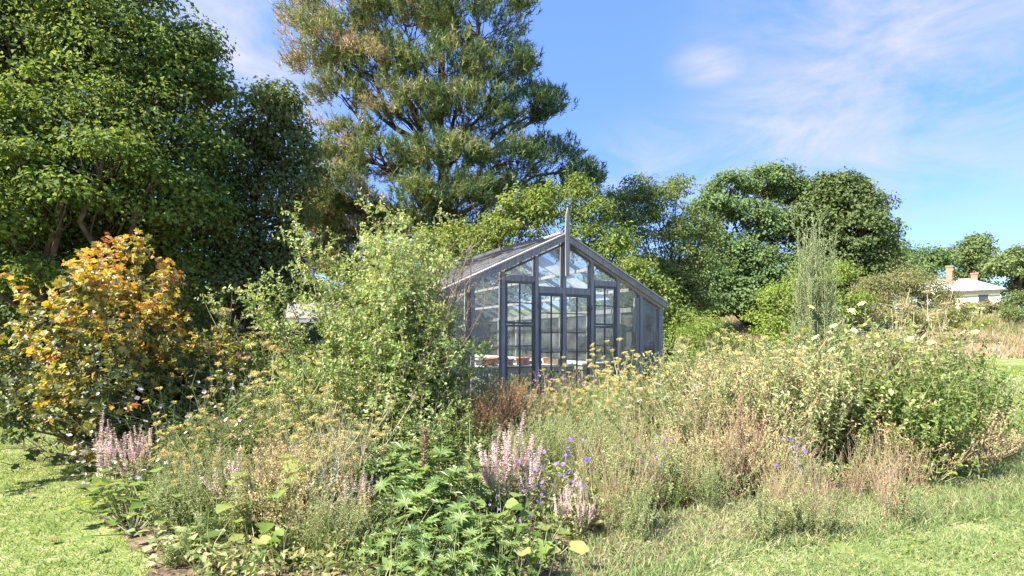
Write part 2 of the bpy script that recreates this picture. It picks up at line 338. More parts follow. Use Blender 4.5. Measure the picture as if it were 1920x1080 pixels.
# ------------------------------------------------------------------ trees
def crown_clusters(rng, lobes, dens, low=-.55):
    pos, out, ids = [], [], []
    for i, (c, r) in enumerate(lobes):
        n = int(dens * (r[0] * r[2]) * 4) + 6
        d = sph(rng, n * 2); d = d[d[:, 2] > low][:n]; n = len(d)
        rr = rng.uniform(.35, 1.0, n) ** .5 * rng.uniform(.85, 1.12, n)
        pos.append(c + d * r * rr[:, None]); out.append(d); ids.append(np.full(n, i))
    return np.concatenate(pos), np.concatenate(out), np.concatenate(ids)
def tree(name, label, cat, base, lobes, lm, bm='bark', dens=5, per=40, cr=.45, L=.1, wd=.6, tr=.2, seed=1, flat=.5, style='leaf',
         group=None, kind='q', stems=1, fork=.35, twigs=1., tilt=.6, tb=0.):
    rng = np.random.default_rng(seed); bx, by = (base[0] - 960) / F * base[1], base[1]
    b = np.array([bx, by, float(hgt(bx, by))]); root = thing(name, label, cat, b, group=group)
    lb = []
    for q in lobes:
        px, py, r, d = q[:4]; c = W(px, py, d) - b; s = r * d / F; sq = q[4] if len(q) > 4 else .85
        lb.append((c, np.array([s, s * .9, s * sq])))
    pos, out, ids = crown_clusters(rng, lb, dens)
    # trunk and limbs
    mb = MB(); cen = np.array([c for c, _ in lb]); top = cen[np.argmax(cen[:, 2])]
    tmid = cen.mean(0); tk = []
    for s in range(stems):
        a = np.array([rng.normal(0, tr * 1.2), rng.normal(0, tr * 1.2), -.1]) if s else np.array([0, 0, -.15])
        tgt = top if s == 0 else cen[rng.integers(len(cen))]
        t = np.linspace(0, 1, 9)[:, None]; pl = a + (tgt - a) * t; pl[:, :2] = a[:2] + (tgt[:2] - a[:2]) * (t ** 1.4)
        pl = pl + rng.normal(0, tr * .35, (9, 3)) * np.sin(t * PI) * (1, 1, .2); tk.append(pl)
    tk = np.array(tk); tubes(mb, tk, tr, tr * .22, 9)
    lim = []; ends = []
    for i, (c, r) in enumerate(lb):
        s = tk[rng.integers(stems)]; zt = np.clip(fork * 1.0 * c[2] + rng.normal(0, .25), .3, None)
        k = np.argmin(abs(s[:, 2] - zt)); a = s[k]; t = np.linspace(0, 1, 7)[:, None]
        e = c + np.array([0, 0, -.1 * r[2]]); pl = a + (e - a) * t; pl[:, 2] += np.sin(t[:, 0] * PI) * np.linalg.norm((e - a)[:2]) * rng.uniform(-.12, .18)
        lim.append(pl + rng.normal(0, .03, (7, 3)) * np.linalg.norm(e - a) * np.sin(t * PI)); ends.append(e)
    lim = np.array(lim); tubes(mb, lim, tr * .42, tr * .13, 6)
    n = len(pos); kk = rng.random(n) < twigs * .6
    st, _ = sample(lim[ids[kk]], rng.uniform(.55, 1, (kk.sum(), 1))); st = st[:, 0]
    t = np.linspace(0, 1, 5)[None, :, None]; e = pos[kk][:, None]
    pl = st[:, None] + (e - st[:, None]) * t + rng.normal(0, .05, (len(st), 5, 3)) * np.sin(t * PI) * np.linalg.norm(e - st[:, None], axis=-1, keepdims=True)
    if len(pl): tubes(mb, pl, tr * .1, tr * .03, 4)
    link('trunk', mb.mesh('trunk', M[bm], True), root)
    # crown
    mb = MB(); sz = rng.uniform(.6, 1.35, n); tone = rng.uniform(0, 1, n)
    if style == 'leaf':
        m = n * per; ci = np.repeat(np.arange(n), per)
        off = sph(rng, m) * (rng.random((m, 1)) ** .45) * cr * sz[ci][:, None] * (1, 1, flat)
        off[:, 2] += -.25 * (off[:, 0] ** 2 + off[:, 1] ** 2) / cr
        P = pos[ci] + off; N = unit(out[ci] * .5 + unit(off) * .5 + np.array([0, 0, tilt]) + rng.normal(0, .45, (m, 3)))
        D = unit(np.cross(N, sph(rng, m)) + unit(off) * .5 + (0, 0, -.25)); l = L * rng.uniform(.65, 1.35, m) * rng.uniform(.72, 1.3, n)[ci]
        leaves(mb, P, D, N, l, l * wd, kind, np.clip(.25 * tone[ci] + .12 + tb + rng.uniform(0, .55, m), 0, 1))
    else:   # needle tufts along short shoots
        m = n * per; ci = np.repeat(np.arange(n), per)
        off = sph(rng, m) * (rng.random((m, 1)) ** .5) * cr * sz[ci][:, None] * (1, 1, flat)
        P = pos[ci] + off; ax = unit(out[ci] * (.6, .6, .3) + unit(off) * .35 + (0, 0, 1.) + rng.normal(0, .25, (m, 3)))
        inner = np.linalg.norm(off, axis=1) / cr
        nd = 13; P2 = np.repeat(P, nd, 0) + np.repeat(ax, nd, 0) * rng.uniform(-.5, .5, (m * nd, 1)) * L * 1.3
        D = unit(np.repeat(ax, nd, 0) * .75 + rng.normal(0, .5, (m * nd, 3)))
        ti = np.clip(.6 * tone[ci] ** 1.5 - .05 * P[:, 0] + .03 + rng.uniform(-.05, .32, m) - .12 * (off[:, 2] > .1) + tb, 0, 1)  # x term paints the crown's shaded right side into the needle tint
        leaves(mb, P2, D, sph(rng, m * nd), L * rng.uniform(.7, 1.2, m * nd), wd, 'tri', np.clip(np.repeat(ti, nd) + rng.normal(0, .07, m * nd), 0, 1))
    link('crown', mb.mesh('crown', M[lm]), root)
    return root

tree('broadleaf_tree', 'large sunlit green broadleaf tree rising past the frame top behind the autumn shrub', 'tree', (120, 15),
     [(60,60,150,15),(230,110,130,15),(330,150,100,15.5),(-90,90,160,15),(150,-60,150,15),(-60,-90,150,15.5),(300,260,130,15),(130,270,150,14),
      (0,270,120,13.5),(-110,300,150,14),(210,370,130,14.5),(60,400,130,14.5),(-60,450,120,14),(330,380,100,15),(190,470,110,15.5),(290,480,90,15.5),(370,80,40,15.5),(400,170,45,15.8),(50,300,55,12.6,.6),(200,270,60,12.8,.6),(110,350,60,12.6,.5),(-20,360,50,12.4,.6),(290,330,50,13.4,.5),(20,420,60,13,.5),(-40,520,60,13.5,.6),(70,510,60,13.5,.5),(160,520,55,14,.5)],
     'left_tree', dens=8.5, per=62, cr=.62, L=.115, wd=.72, tr=.3, seed=3, stems=3, fork=.3)
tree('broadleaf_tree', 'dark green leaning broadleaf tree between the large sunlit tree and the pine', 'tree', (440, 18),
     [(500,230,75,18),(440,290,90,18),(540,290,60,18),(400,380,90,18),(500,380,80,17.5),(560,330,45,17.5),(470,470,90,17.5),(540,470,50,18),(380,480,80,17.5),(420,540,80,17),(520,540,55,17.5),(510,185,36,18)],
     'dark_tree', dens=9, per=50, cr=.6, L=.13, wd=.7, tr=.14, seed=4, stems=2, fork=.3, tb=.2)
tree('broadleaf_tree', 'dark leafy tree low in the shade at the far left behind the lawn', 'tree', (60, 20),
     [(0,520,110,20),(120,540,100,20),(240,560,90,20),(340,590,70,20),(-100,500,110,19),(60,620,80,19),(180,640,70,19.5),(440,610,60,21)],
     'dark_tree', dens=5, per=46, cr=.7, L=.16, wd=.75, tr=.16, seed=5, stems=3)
tree('shade_fill_shrub', 'dark shrub added as shade under the left trees beside the lawn', 'shrub', (20, 14.5), [(-40,650,60,14.5),(40,660,55,14.5),(110,640,60,14.8),(-120,640,60,14),(20,700,45,13.8),(90,690,40,14)], 'dark_tree', dens=12, per=40, cr=.35, L=.1, wd=.7, tr=.05, seed=31, stems=4)  # dark shrubs added to stand in for shade over the bright lawn gap
tree('shade_fill_shrub', 'dark shrub added as shade behind the autumn shrub', 'shrub', (300, 16), [(220,640,60,16),(300,650,60,16),(380,650,60,16),(460,660,60,16),(540,660,50,16.5),(160,690,45,15),(600,640,50,17)], 'dark_tree', dens=10, per=40, cr=.4, L=.1, wd=.7, tr=.05, seed=32, stems=4)
tree('pine_tree', 'tall spreading pine with olive and rusty needles towering behind the greenhouse', 'pine tree', (825, 25),
     [(830,-60,150,25,.6),(650,10,80,24,.5),(760,40,90,24,.55),(900,40,100,24,.55),(620,80,70,24,.5),(700,120,85,24,.5),(830,130,90,23.5,.5),(940,130,75,24,.5),
      (600,115,55,24,.4),(640,175,55,24,.45),(770,200,80,23.5,.5),(880,215,90,23.5,.5),(985,200,60,24.5,.5),(1030,190,35,25,.5),(650,250,60,24,.4),(720,300,75,23.5,.55),
      (620,300,50,24,.5),(840,300,80,23,.45),(950,300,80,23.5,.5),(1040,280,50,25,.45),(1085,320,40,25,.45),(640,360,55,23,.8),(860,370,75,22.5,.6),(800,440,60,24,.7),(880,440,60,24,.7),(780,370,50,22.5,.7),(960,370,80,24,.4),(1050,360,60,25,.4),
      (660,430,70,25,.8),(740,420,55,25,.7),(600,440,60,25,.8),(590,500,60,25,.8),(560,400,45,24.5,.7),(670,500,60,25,.8),(620,390,50,24,.7),(560,30,30,24,.4),(1100,345,26,25,.6)],
     'needles', 'pinebark', dens=4.5, per=16, cr=.64, L=.27, wd=.036, tr=.3, seed=6, flat=.62, style='pine', fork=.62, twigs=.8)
tree('round_tree', 'broad mid green tree with layered crown and forked trunk beside the darker one', 'tree', (1400, 44),
     [(1370,350,48,44,.6),(1330,390,50,43,.55),(1440,340,55,44,.6),(1490,360,50,44,.6),(1400,400,55,43,.5),(1320,450,50,42,.5),(1460,430,60,43,.6),(1390,480,60,42,.6),(1330,520,55,41,.6),(1440,510,60,42),(1380,560,60,41),(1310,575,45,40),(1450,580,50,42)],
     'round_tree', dens=4, per=48, cr=.9, L=.24, wd=.7, tr=.3, seed=7, flat=.42, stems=2)
tree('round_tree', 'dense dark green round tree standing above the silvery spire shrub', 'tree', (1590, 42),
     [(1560,370,55,42),(1610,390,50,42),(1520,420,55,42),(1590,440,65,41),(1640,440,38,42),(1640,480,38,42),(1540,500,60,41),(1610,500,55,41),(1580,345,26,42),(1610,355,16,42,1.4),(1560,560,60,41),(1620,560,45,42),(1500,560,45,41)],
     'dark_tree', dens=4.2, per=50, cr=.9, L=.24, wd=.7, tr=.3, seed=8, flat=.5, tb=.22)
tree('feathery_tree', 'airy light green tree with thin grey limbs directly right of the greenhouse roof', 'tree', (1250, 30),
     [(1190,390,48,30,.8),(1240,375,42,30,.8),(1150,420,48,29,.8),(1230,430,55,30,.7),(1290,430,48,31,.8),(1170,480,55,29,.7),(1270,490,55,30,.7),(1220,540,50,29,.5),(1300,560,45,30),(1330,480,35,31),(1240,590,50,29),(1200,350,28,30),(1270,350,26,31),(1290,540,50,30),(1320,430,30,32),(1180,590,50,29),(1140,370,25,29)],
     'feather', dens=6, per=46, cr=.7, L=.17, wd=.5, tr=.13, seed=9, flat=.4, stems=4, fork=.25)
tree('leafy_tree', 'slim pale green tree of upright shoots rising right behind the greenhouse peak', 'tree', (1120, 19),
     [(1050,395,42,19,1.1),(1110,400,40,19,.9),(1010,400,30,18,1.2),(1150,460,45,19),(1090,460,50,18.5),(1180,520,50,18),(1240,560,40,18),(1200,600,50,18),(1140,560,50,18),(1270,610,40,18),(1085,350,16,19,1.6),(1030,360,13,18.5,2)],
     'vine', dens=13, per=36, cr=.38, L=.13, wd=.5, tr=.08, seed=10, stems=5, flat=.8, tb=-.05)
tree('leafy_tree', 'yellow green leafy thicket tree behind the greenhouse roof below the pine', 'tree', (900, 18),
     [(870,450,45,18),(930,440,45,18),(980,430,38,18),(820,450,40,18),(790,500,50,18),(860,500,55,18),(940,490,50,18),(760,560,55,18),(840,570,60,18),(960,390,20,18,1.5),(1000,380,16,18,1.6),(700,570,50,19),(900,560,50,18),(980,540,50,18)],
     'vine', dens=13, per=36, cr=.4, L=.13, wd=.5, tr=.08, seed=12, stems=5, flat=.7, tb=.05)
tree('lime_shrub', 'rounded yellow green shrub behind the silvery spire shrub', 'shrub', (1500, 26),
     [(1460,560,45,26),(1510,530,40,26),(1570,520,38,26.5),(1440,610,45,25.5),(1520,590,50,26),(1590,570,35,26),(1480,630,40,25),(1560,620,40,26)],
     'lime', dens=9, per=40, cr=.5, L=.12, wd=.6, tr=.07, seed=13, stems=5)
tree('arching_shrub', 'broad olive and rusty mound shaped shrub in front of the house', 'shrub', (1690, 28),
     [(1640,545,42,28,.8),(1690,528,42,28,.8),(1740,540,38,28,.75),(1772,565,28,28,.8),(1610,590,35,27),(1670,590,50,27,.8),(1740,600,45,27,.8),(1800,600,26,28)],
     'olive', dens=11, per=42, cr=.5, L=.13, wd=.35, tr=.07, seed=14, stems=6)
tree('bright_bush', 'bright lime green leafy bush at the right corner of the greenhouse', 'bush', (1310, 14),
     [(1275,640,40,14),(1330,630,35,14,1.1),(1380,650,32,14),(1290,690,50,13.5),(1350,690,45,13.5),(1260,730,40,13),(1400,690,28,14)],
     'lime', dens=24, per=36, cr=.28, L=.08, wd=.4, tr=.03, seed=15, stems=6, flat=.9, tb=.1)
farl = [('tall pale green tree behind the two chimneys', (1825, 78), [(1800,480,30,78),(1830,470,28,78),(1815,510,35,78),(1850,500,30,78),(1835,450,16,78)], 'feather'),
        ('green tree on the skyline between the dark round tree and the larger chimney', (1720, 74), [(1700,480,32,74),(1740,490,30,74),(1680,500,35,70),(1720,520,35,72),(1765,490,22,75)], 'round_tree'),
        ('spreading tree at the far right edge beside the house', (1900, 66), [(1890,500,35,66),(1925,490,36,66),(1905,540,26,68),(1940,550,34,66),(1960,520,44,66)], 'feather'),
        ('small tree just beyond the dark round tree above the olive mound', (1670, 60), [(1660,480,30,60),(1690,510,30,60),(1640,510,30,60),(1670,540,30,60)], 'round_tree')]
for i, (lab, b, lb, m) in enumerate(farl):
    tree('skyline_tree', lab, 'tree', b, lb, m, dens=1.5, per=46, cr=1.2, L=.4, wd=.6, tr=.35, seed=20 + i, flat=.5, group='trees along the skyline', tb=-.05)
tree('garden_shrub', 'rust tinged green shrub just below the right end of the house wall', 'shrub', (1835, 50), [(1815,578,17,50,.7),(1840,570,16,50,.7),(1862,580,16,50,.7),(1880,572,14,50,.8)], 'olive', dens=6, per=40, cr=.4, L=.16, wd=.5, tr=.05, seed=91, stems=4)
tree('garden_shrub', 'loose green shrub at the far right edge beyond the house corner', 'shrub', (1905, 48), [(1900,565,20,48,.9),(1925,560,24,48),(1890,585,16,47,.7),(1915,590,22,46,.7),(1950,575,26,48)], 'feather', dens=5, per=40, cr=.45, L=.18, wd=.5, tr=.06, seed=92, stems=4)
tree('garden_shrub', 'low green shrub on the slope between the olive mound and the dry meadow', 'shrub', (1800, 36), [(1775,605,20,36,.7),(1805,610,20,36,.6),(1840,608,18,37,.6)], 'lime', dens=7, per=36, cr=.35, L=.13, wd=.5, tr=.05, seed=93, stems=4)
for i in range(8):   # trees that close the view low behind the gardens
    px = [-60, 330, 560, 700, 820, 1180, 1290, 1400, 1960][i]; d = [34, 34, 40, 42, 44, 52, 54, 56, 58][i]
    lab = ['shaded tree beyond the far left tree', 'shaded tree seen low between the trunks of the left trees', 'distant tree low to the left of the pine trunk', 'distant tree low behind the pine trunk',
           'distant tree low behind the thicket under the pine', 'distant tree behind the airy light green tree', 'distant tree between the airy tree and layered tree', 'distant tree behind the layered tree trunk', 'distant tree past the right edge of the house'][i]
    h = 560 - 30 * (i > 4)
    tree('distant_tree', lab, 'tree', (px, d), [(px,h,60,d),(px-60,h+30,55,d),(px+60,h+25,55,d),(px-10,h+60,75,d)], 'round_tree', dens=2.2, per=42, cr=1., L=.34, wd=.6, tr=.25, seed=40 + i, group='distant trees low behind the garden')

# ------------------------------------------------------------------ shrubs built from stems
def woody(name, label, cat, base, ns, L, spread, lm, sm='woodstem', lsize=.04, lw=.5, kind='leaf', br=9, brL=.5, tw=4, twL=.2, lpt=10,
          seed=1, bend=(0, 0, -.2), r0=.012, basejit=.25, group=None, sqz=(1, 1), tfun=None, extra=None, bt0=.2, nang=55, cull=None):
    rng = np.random.default_rng(seed); bx = (base[0] - 960) / F * base[1]
    root = thing(name, label, cat, (bx, base[1], 0), group=group)
    b = np.concatenate([rng.normal(0, basejit, (ns, 2)), np.zeros((ns, 1))], 1)
    az = rng.uniform(0, 2 * PI, ns); el = np.abs(rng.normal(0, R(spread), ns))
    d0 = np.stack([np.sin(el) * np.cos(az) * sqz[0], np.sin(el) * np.sin(az) * sqz[1], np.cos(el)], 1)
    if extra is not None: b = np.concatenate([b, np.array([e[0] for e in extra], float)]); d0 = np.concatenate([d0, np.array([e[1] for e in extra], float)])
    LL = np.concatenate([L * rng.uniform(.6, 1.05, ns) * (1 - .45 * np.minimum(el / R(60), 1)), [e[2] for e in (extra or [])]])
    s = grow(rng, b, d0, LL, 9, bend, .07); mb = MB(); tubes(mb, s, r0, r0 * .25, 5)
    p, d, n = along(rng, s, br, bt0, .98, 50, .3); tl = np.tile(np.linspace(1, .45, br), len(s))
    s1 = grow(rng, p, d + (0, 0, .25), brL * tl * rng.uniform(.6, 1.3, len(p)), 5, (0, 0, -.1), .1); tubes(mb, s1, r0 * .35, r0 * .12, 3)
    p, d, n = along(rng, s1, tw, .15, 1, 45, .35)
    s2 = grow(rng, p, d + (0, 0, .1), twL * rng.uniform(.5, 1.3, len(p)), 3, (0, 0, -.1), .1); tubes(mb, s2, r0 * .14, r0 * .05, 3)
    link('stem', mb.mesh('stem', M[sm]), root)
    mb = MB()
    for pl, cnt in ((s2, lpt), (s1, lpt), (s[:, 4:], lpt * 2)):
        p, d, n = along(rng, pl, cnt, .1, 1, nang, .3)
        if cull is not None: q = cull(p); p, d, n = p[q], d[q], n[q]
        n = unit(n + (0, 0, .5)); l = lsize * rng.uniform(.5, 1.3, len(p))
        ti = tfun(rng, p) if tfun else np.clip(rng.normal(.45, .24, len(p)), 0, 1)
        leaves(mb, p, d + (0, 0, -.15), n, l, l * lw, kind, ti)
    link('foliage', mb.mesh('foliage', M[lm]), root); return root
def t_aut(rng, p):
    z = p[:, 2] / 2.4; g = np.sin(p[:, 0] * 6 + 1 + 2 * np.sin(p[:, 2] * 4)) * np.sin(p[:, 2] * 7 + p[:, 1] * 5) * .2
    return np.clip(.03 + .52 * np.clip(z, 0, 1) ** 1.2 + g + rng.normal(0, .17, len(p)), 0, 1)
def t_mid(rng, p):
    return np.clip(.32 + .1 * p[:, 2] + rng.normal(0, .22, len(p)), 0, 1)
woody('autumn_shrub', 'large shrub with yellow, orange and red lobed leaves at the edge of the left lawn', 'shrub', (212, 5.7), 64, 2.5, 50, 'autumn',
      lsize=.07, lw=.95, kind='lobed', br=11, brL=.6, tw=4, twL=.2, lpt=6, seed=51, r0=.016, basejit=.14, tfun=t_aut, bt0=.16, bend=(0, 0, -.25), cull=lambda p: p[:, 2] > np.clip(.15 - .38 * p[:, 0], .12, .62) + .12 * np.sin(p[:, 0] * 9))
woody('arching_leafy_shrub', 'tall pale green small leaved shrub covering the left end of the greenhouse', 'shrub', (728, 6.4), 100, 2.95, 20, 'shrub',
      lsize=.044, lw=.55, br=11, brL=.5, tw=5, twL=.2, lpt=10, seed=52, basejit=.33, tfun=t_mid, bt0=.1, cull=lambda p: ~((p[:, 2] > 1.35) & (p[:, 0] > .72 + .14 * np.sin(p[:, 2] * 9) + .1 * np.sin(p[:, 1] * 14))), bend=(0, 0, -.12), kind='lance',
      extra=[((-.5, .1, 0), (-.28, 0, 1), 2.9), ((-.3, .2, 0), (-.08, 0, 1), 2.9), ((-.5, -.1, 0), (-.75, 0, 1), 2.3), ((-.6, 0, 0), (-.9, .1, 1), 2.2), ((.2, .3, 0), (.12, 0, 1), 3.0), ((0, .3, 0), (.02, 0, 1), 3.05)])
woody('arching_leafy_shrub', 'low dense grey green shrub spilling forward below the tall pale green one', 'shrub', (690, 5.3), 50, 1.45, 42, 'shrub',
      lsize=.042, lw=.55, br=9, brL=.35, tw=3, twL=.18, lpt=8, seed=53, basejit=.3, bt0=.1, kind='lance')

# silvery spire: long upright wands clothed with short threads
def spire():
    rng = np.random.default_rng(61); d = 9.0
    root = thing('spire_shrub', 'tall silvery green feathery spire shaped shrub right of the greenhouse', 'shrub', ((1530 - 960) / F * d, d, 0))
    ns = 380; b = np.concatenate([rng.normal(0, .1, (ns, 2)), np.zeros((ns, 1))], 1)
    az = rng.uniform(0, 2 * PI, ns); el = np.abs(rng.normal(0, R(7), ns)); d0 = np.stack([np.sin(el) * np.cos(az), np.sin(el) * np.sin(az), np.cos(el)], 1)
    s = grow(rng, b, d0, np.clip(4.0 * np.exp(-el * 6.) * rng.uniform(.4, 1, ns) ** 1.3, .8, None), 10, (0, 0, .45), .03)
    mb = MB(); tubes(mb, s, .008, .002, 4); link('stem', mb.mesh('stem', M['stem']), root)
    mb = MB(); p, dd, n = along(rng, s, 26, .12, 1, 28, .12); s1 = grow(rng, p, dd, .22 * rng.uniform(.4, 1.2, len(p)), 3, (0, 0, .5), .05)
    tubes(mb, s1, .003, .001, 3, .3); p, dd, n = along(rng, s1, 12, .05, 1, 35, .2)
    leaves(mb, p, dd, n, .04 * rng.uniform(.6, 1.2, len(p)), .0105, 'q', rng.uniform(0, 1, len(p)))
    link('foliage', mb.mesh('foliage', M['greystem']), root)
spire()

# ------------------------------------------------------------------ greenhouse
def greenhouse():
    th = R(28); GW, GL, EV, AP = 4.8, 10.0, 2.08, 3.22
    root = thing('greenhouse', 'grey painted timber greenhouse with glazed gable front and double doors', 'greenhouse', (-1.166, 8.4, 0), th)
    half = GW / 2; zr = lambda x: EV + (AP - EV) * (1 - abs(x - half) / half)
    T = [0, .114, .235, .376, .505, .633, .764, .89, 1.0]; X = [t * GW for t in T]; X[4] = half
    def P(nm, mb, m='wood', par=root): return link(nm, mb.mesh(nm, M[m]), par)
    for i, x in enumerate(X):
        w = .072 if i not in (0, 8) else .11
        z1 = zr(x) - .1
        P('post', MB().box(x - w / 2, -.05, 0, x + w / 2, .07, z1), 'wood')
        if i in (1, 7, 8): P('inner_post', MB().box(x - w / 2 - .075, .0, 0, x - w / 2 - .003, .09, z1 - .05), 'greywood')
    for a, b in (((-.28, EV - .28 * (AP - EV) / half), (half, AP)), ((GW + .1, EV - .1 * (AP - EV) / half), (half, AP))):
        P('bargeboard', MB().beam((a[0], -.09, a[1]), (b[0], -.09, b[1]), .05, .115), 'wood')
        P('bargeboard_cap', MB().beam((a[0], -.06, a[1] + .07), (b[0], -.06, b[1] + .07), .16, .022), 'greywood')
    P('finial', MB().prism([(half - .038, 2.5), (half + .038, 2.5), (half + .05, AP + .1), (half + .04, AP + .4), (half + .004, AP + .54), (half - .026, AP + .42), (half - .05, AP + .05)], -.15, -.118), 'wood')
    # rails
    P('rail', MB().box(X[3] + .048, -.045, 2.18, X[5] - .048, .05, 2.3)); P('rail', MB().box(X[2] + .048, -.045, 2.37, X[3] - .048, .05, 2.47)); P('rail', MB().box(X[5] + .048, -.045, 2.37, X[6] - .048, .05, 2.47))
    P('sill', MB().box(.07, -.045, 0, X[3] - .05, .05, .14)); P('sill', MB().box(X[5] + .05, -.045, 0, GW - .07, .05, .14))
    # top glazing
    def pane(x0, x1, z0, y=.0, par=root, nm='glass_pane'):
        pts = [(x0, z0), (x1, z0), (x1, zr(x1) - .09)] + ([(x0, zr(x0) - .09)])
        P(nm, MB().prism(pts, y, y + .004), 'glass', par)
    pane(X[2] + .045, X[3] - .045, 2.47); pane(X[5] + .045, X[6] - .045, 2.47)
    pane(X[3] + .045, half - .05, 2.3); pane(half + .05, X[5] - .045, 2.3)
    for a, b in ((0, 1), (1, 2), (6, 7), (7, 8)): pane(X[a] + .05, X[b] - .05, .14)
    for a, b in ((2, 3), (3, 4), (4, 5), (5, 6)):   # thin dark beads under the bargeboard
        x0, x1 = X[a] + .045, X[b] - .045
        P('glazing_bead', MB().beam((x0, -.02, zr(x0) - .115), (x1, -.02, zr(x1) - .115), .03, .035), 'darkwood')
    # sashes
    def sash(nm, x0, x1, z0, z1, nx, nz, fw=.035, mz=None):
        f = MB(); y0, y1 = -.04, .0
        f.box(x0, y0, z0, x0 + fw, y1, z1).box(x1 - fw, y0, z0, x1, y1, z1).box(x0 + fw, y0, z0, x1 - fw, y1, z0 + fw).box(x0 + fw, y0, z1 - fw, x1 - fw, y1, z1)
        for i in range(1, nx):
            x = x0 + (x1 - x0) * i / nx; f.box(x - .009, y0 + .005, z0 + fw, x + .009, y1 - .005, z1 - fw)
        for j in range(1, nz):
            z = z0 + (z1 - z0) * j / nz; f.box(x0 + fw, y0 + .008, z - .009, x1 - fw, y1 - .008, z + .009)
        o = P(nm, f, 'darkwood'); P('glass', MB().box(x0 + fw, -.021, z0 + fw, x1 - fw, -.018, z1 - fw), 'glass', o); return o
    for a, b in ((2, 3), (5, 6)):
        sash('window', X[a] + .05, X[b] - .05, 1.61, 2.36, 2, 2); sash('window', X[a] + .05, X[b] - .05, .47, 1.595, 2, 3)
        P('wall_panel', MB().box(X[a] + .05, -.03, .143, X[b] - .05, .02, .46), 'wood')
    for a, b, s in ((3, 4, 1), (4, 5, -1)):
        x0 = X[a] + (.05 if s == 1 else .006); x1 = X[b] - (.006 if s == 1 else .05)
        d = sash('door', x0, x1, .03, 2.175, 2, 6, .045)
        hx = x1 - .03 if s == 1 else x0 + .03
        P('handle', MB().box(hx - .012, -.075, 1.0, hx + .012, -.043, 1.14), 'greywood', d)
        for z in (.3, 1.9): P('hinge', MB().box((x0 if s == 1 else x1) - .04, -.062, z, (x0 if s == 1 else x1) + .04, -.053, z + .07), 'darkwood', d)
    # sides, roof
    for x, sgn in ((0, -1), (GW, 1)):
        P('eave_beam', MB().box(x - .05, .08, EV - .14, x + .05, GL, EV - .04), 'wood'); P('base_board', MB().box(x - .04, .08, 0, x + .04, GL, .3), 'wood')
        for k in range(1, 9):
            y = GL * k / 8; P('side_post', MB().box(x - .035, y - .05, .303, x + .035, y + .0, EV - .145), 'greywood')
        P('side_glass', MB().box(x - .002, .08, .31, x + .002, GL, EV - .15), 'glass')
    P('ridge_beam', MB().box(half - .03, .0, AP - .17, half + .03, GL, AP - .03), 'wood')
    P('ridge_cap', MB().beam((half, -.05, AP + .085), (half, GL, AP + .085), .2, .03), 'greywood')
    n = 14
    for sgn in (-1, 1):
        e = half + sgn * (half + .12); ze = EV - .12 * (AP - EV) / half
        for k in range(n + 1):
            y = .08 + (GL - .1) * k / n; P('rafter', MB().beam((e, y, ze + .0), (half + sgn * .035, y, AP - .03), .05, .07), 'wood' if sgn < 0 else 'greywood')
            if sgn < 0: P('glazing_bar', MB().beam((e, y, ze + .065), (half + sgn * .035, y, AP + .04), .035, .03), 'greywood')
        nx = (half - e, AP - ze)
        v = [(e, .08, ze + .042), (half, .08, AP + .015), (half, GL, AP + .015), (e, GL, ze + .042)]
        P('roof_glass', MB().add(v, [(0, 1, 2), (0, 2, 3)]), 'glass')
        for q in (.33, .66):
            P('purlin', MB().beam((e + (half - e) * q, .08, ze + nx[1] * q - .075), (e + (half - e) * q, GL, ze + nx[1] * q - .075), .05, .06), 'greywood')
    sl = math.atan2(AP - EV, half)
    for k in range(5):   # propped roof vents on the near slope beside the ridge
        y0 = .55 + k * 1.85; a = (half - .08, AP + .03); Lv = .95; an = sl - R(9)
        b = (a[0] - Lv * math.cos(an), a[1] - Lv * math.sin(an)); f = MB()
        for y in (y0, y0 + 1.25): f.beam((a[0], y, a[1] + .05), (b[0], y, b[1] + .05), .05, .045)
        f.beam((b[0], y0 + .03, b[1] + .05), (b[0], y0 + 1.22, b[1] + .05), .05, .05); f.beam((a[0], y0 + .03, a[1] + .05), (a[0], y0 + 1.22, a[1] + .05), .05, .05)
        o = P('roof_vent', f, 'darkwood')
        P('glass', MB().add([(a[0], y0, a[1] + .055), (b[0], y0, b[1] + .055), (b[0], y0 + 1.22, b[1] + .055), (a[0], y0 + 1.22, a[1] + .055)], [(0, 1, 2), (0, 2, 3)]), 'glass', o)
    for k in (2, 4, 6, 8, 0):
        x = X[k]; P('back_post', MB().box(x - .04, GL - .06, 0, x + .04, GL, zr(x) - .2), 'greywood')
    P('back_rail', MB().box(.05, GL - .05, EV - .14, GW - .05, GL + .003, EV - .04), 'greywood'); P('back_rail', MB().box(.05, GL - .05, .9, GW - .05, GL + .003, .97), 'greywood')
    P('back_glass', MB().prism([(.06, 0), (GW - .06, 0), (GW - .06, EV - .12), (half, AP - .2), (.06, EV - .12)], GL + .006, GL + .01), 'glass')
    # white sheets added under the far slope, standing in for a gable reflection
    def rp(x, y, dz): return (x, y, zr(x) + dz)
    P('reflection_sheet', MB().add([rp(half + .15, 1.0, -.1), rp(half + .15, 1.55, -.1), rp(GW - .5, 1.55, -.1), rp(GW - .5, 1.0, -.1)], [(0, 1, 2), (0, 2, 3)]), 'reflection_white')
    P('reflection_sheet', MB().add([rp(half + .9, 2.2, -.1), rp(half + .9, 2.9, -.1), rp(GW - .9, 2.9, -.1), rp(GW - .9, 2.2, -.1)], [(0, 1, 2), (0, 2, 3)]), 'reflection_white')
    ca, sa = math.cos(th), math.sin(th); G = lambda x, y, z=0: (-1.166 + x * ca - y * sa, 8.4 + x * sa + y * ca, z)
    fl = [G(.1, .1, .01), G(GW - .1, .1, .01), G(GW - .1, GL, .01), G(.1, GL, .01)]
    tag(link('greenhouse_floor', MB().add(fl, [(0, 1, 2), (0, 2, 3)]).mesh('floor', M['gravel'])), kind='structure')
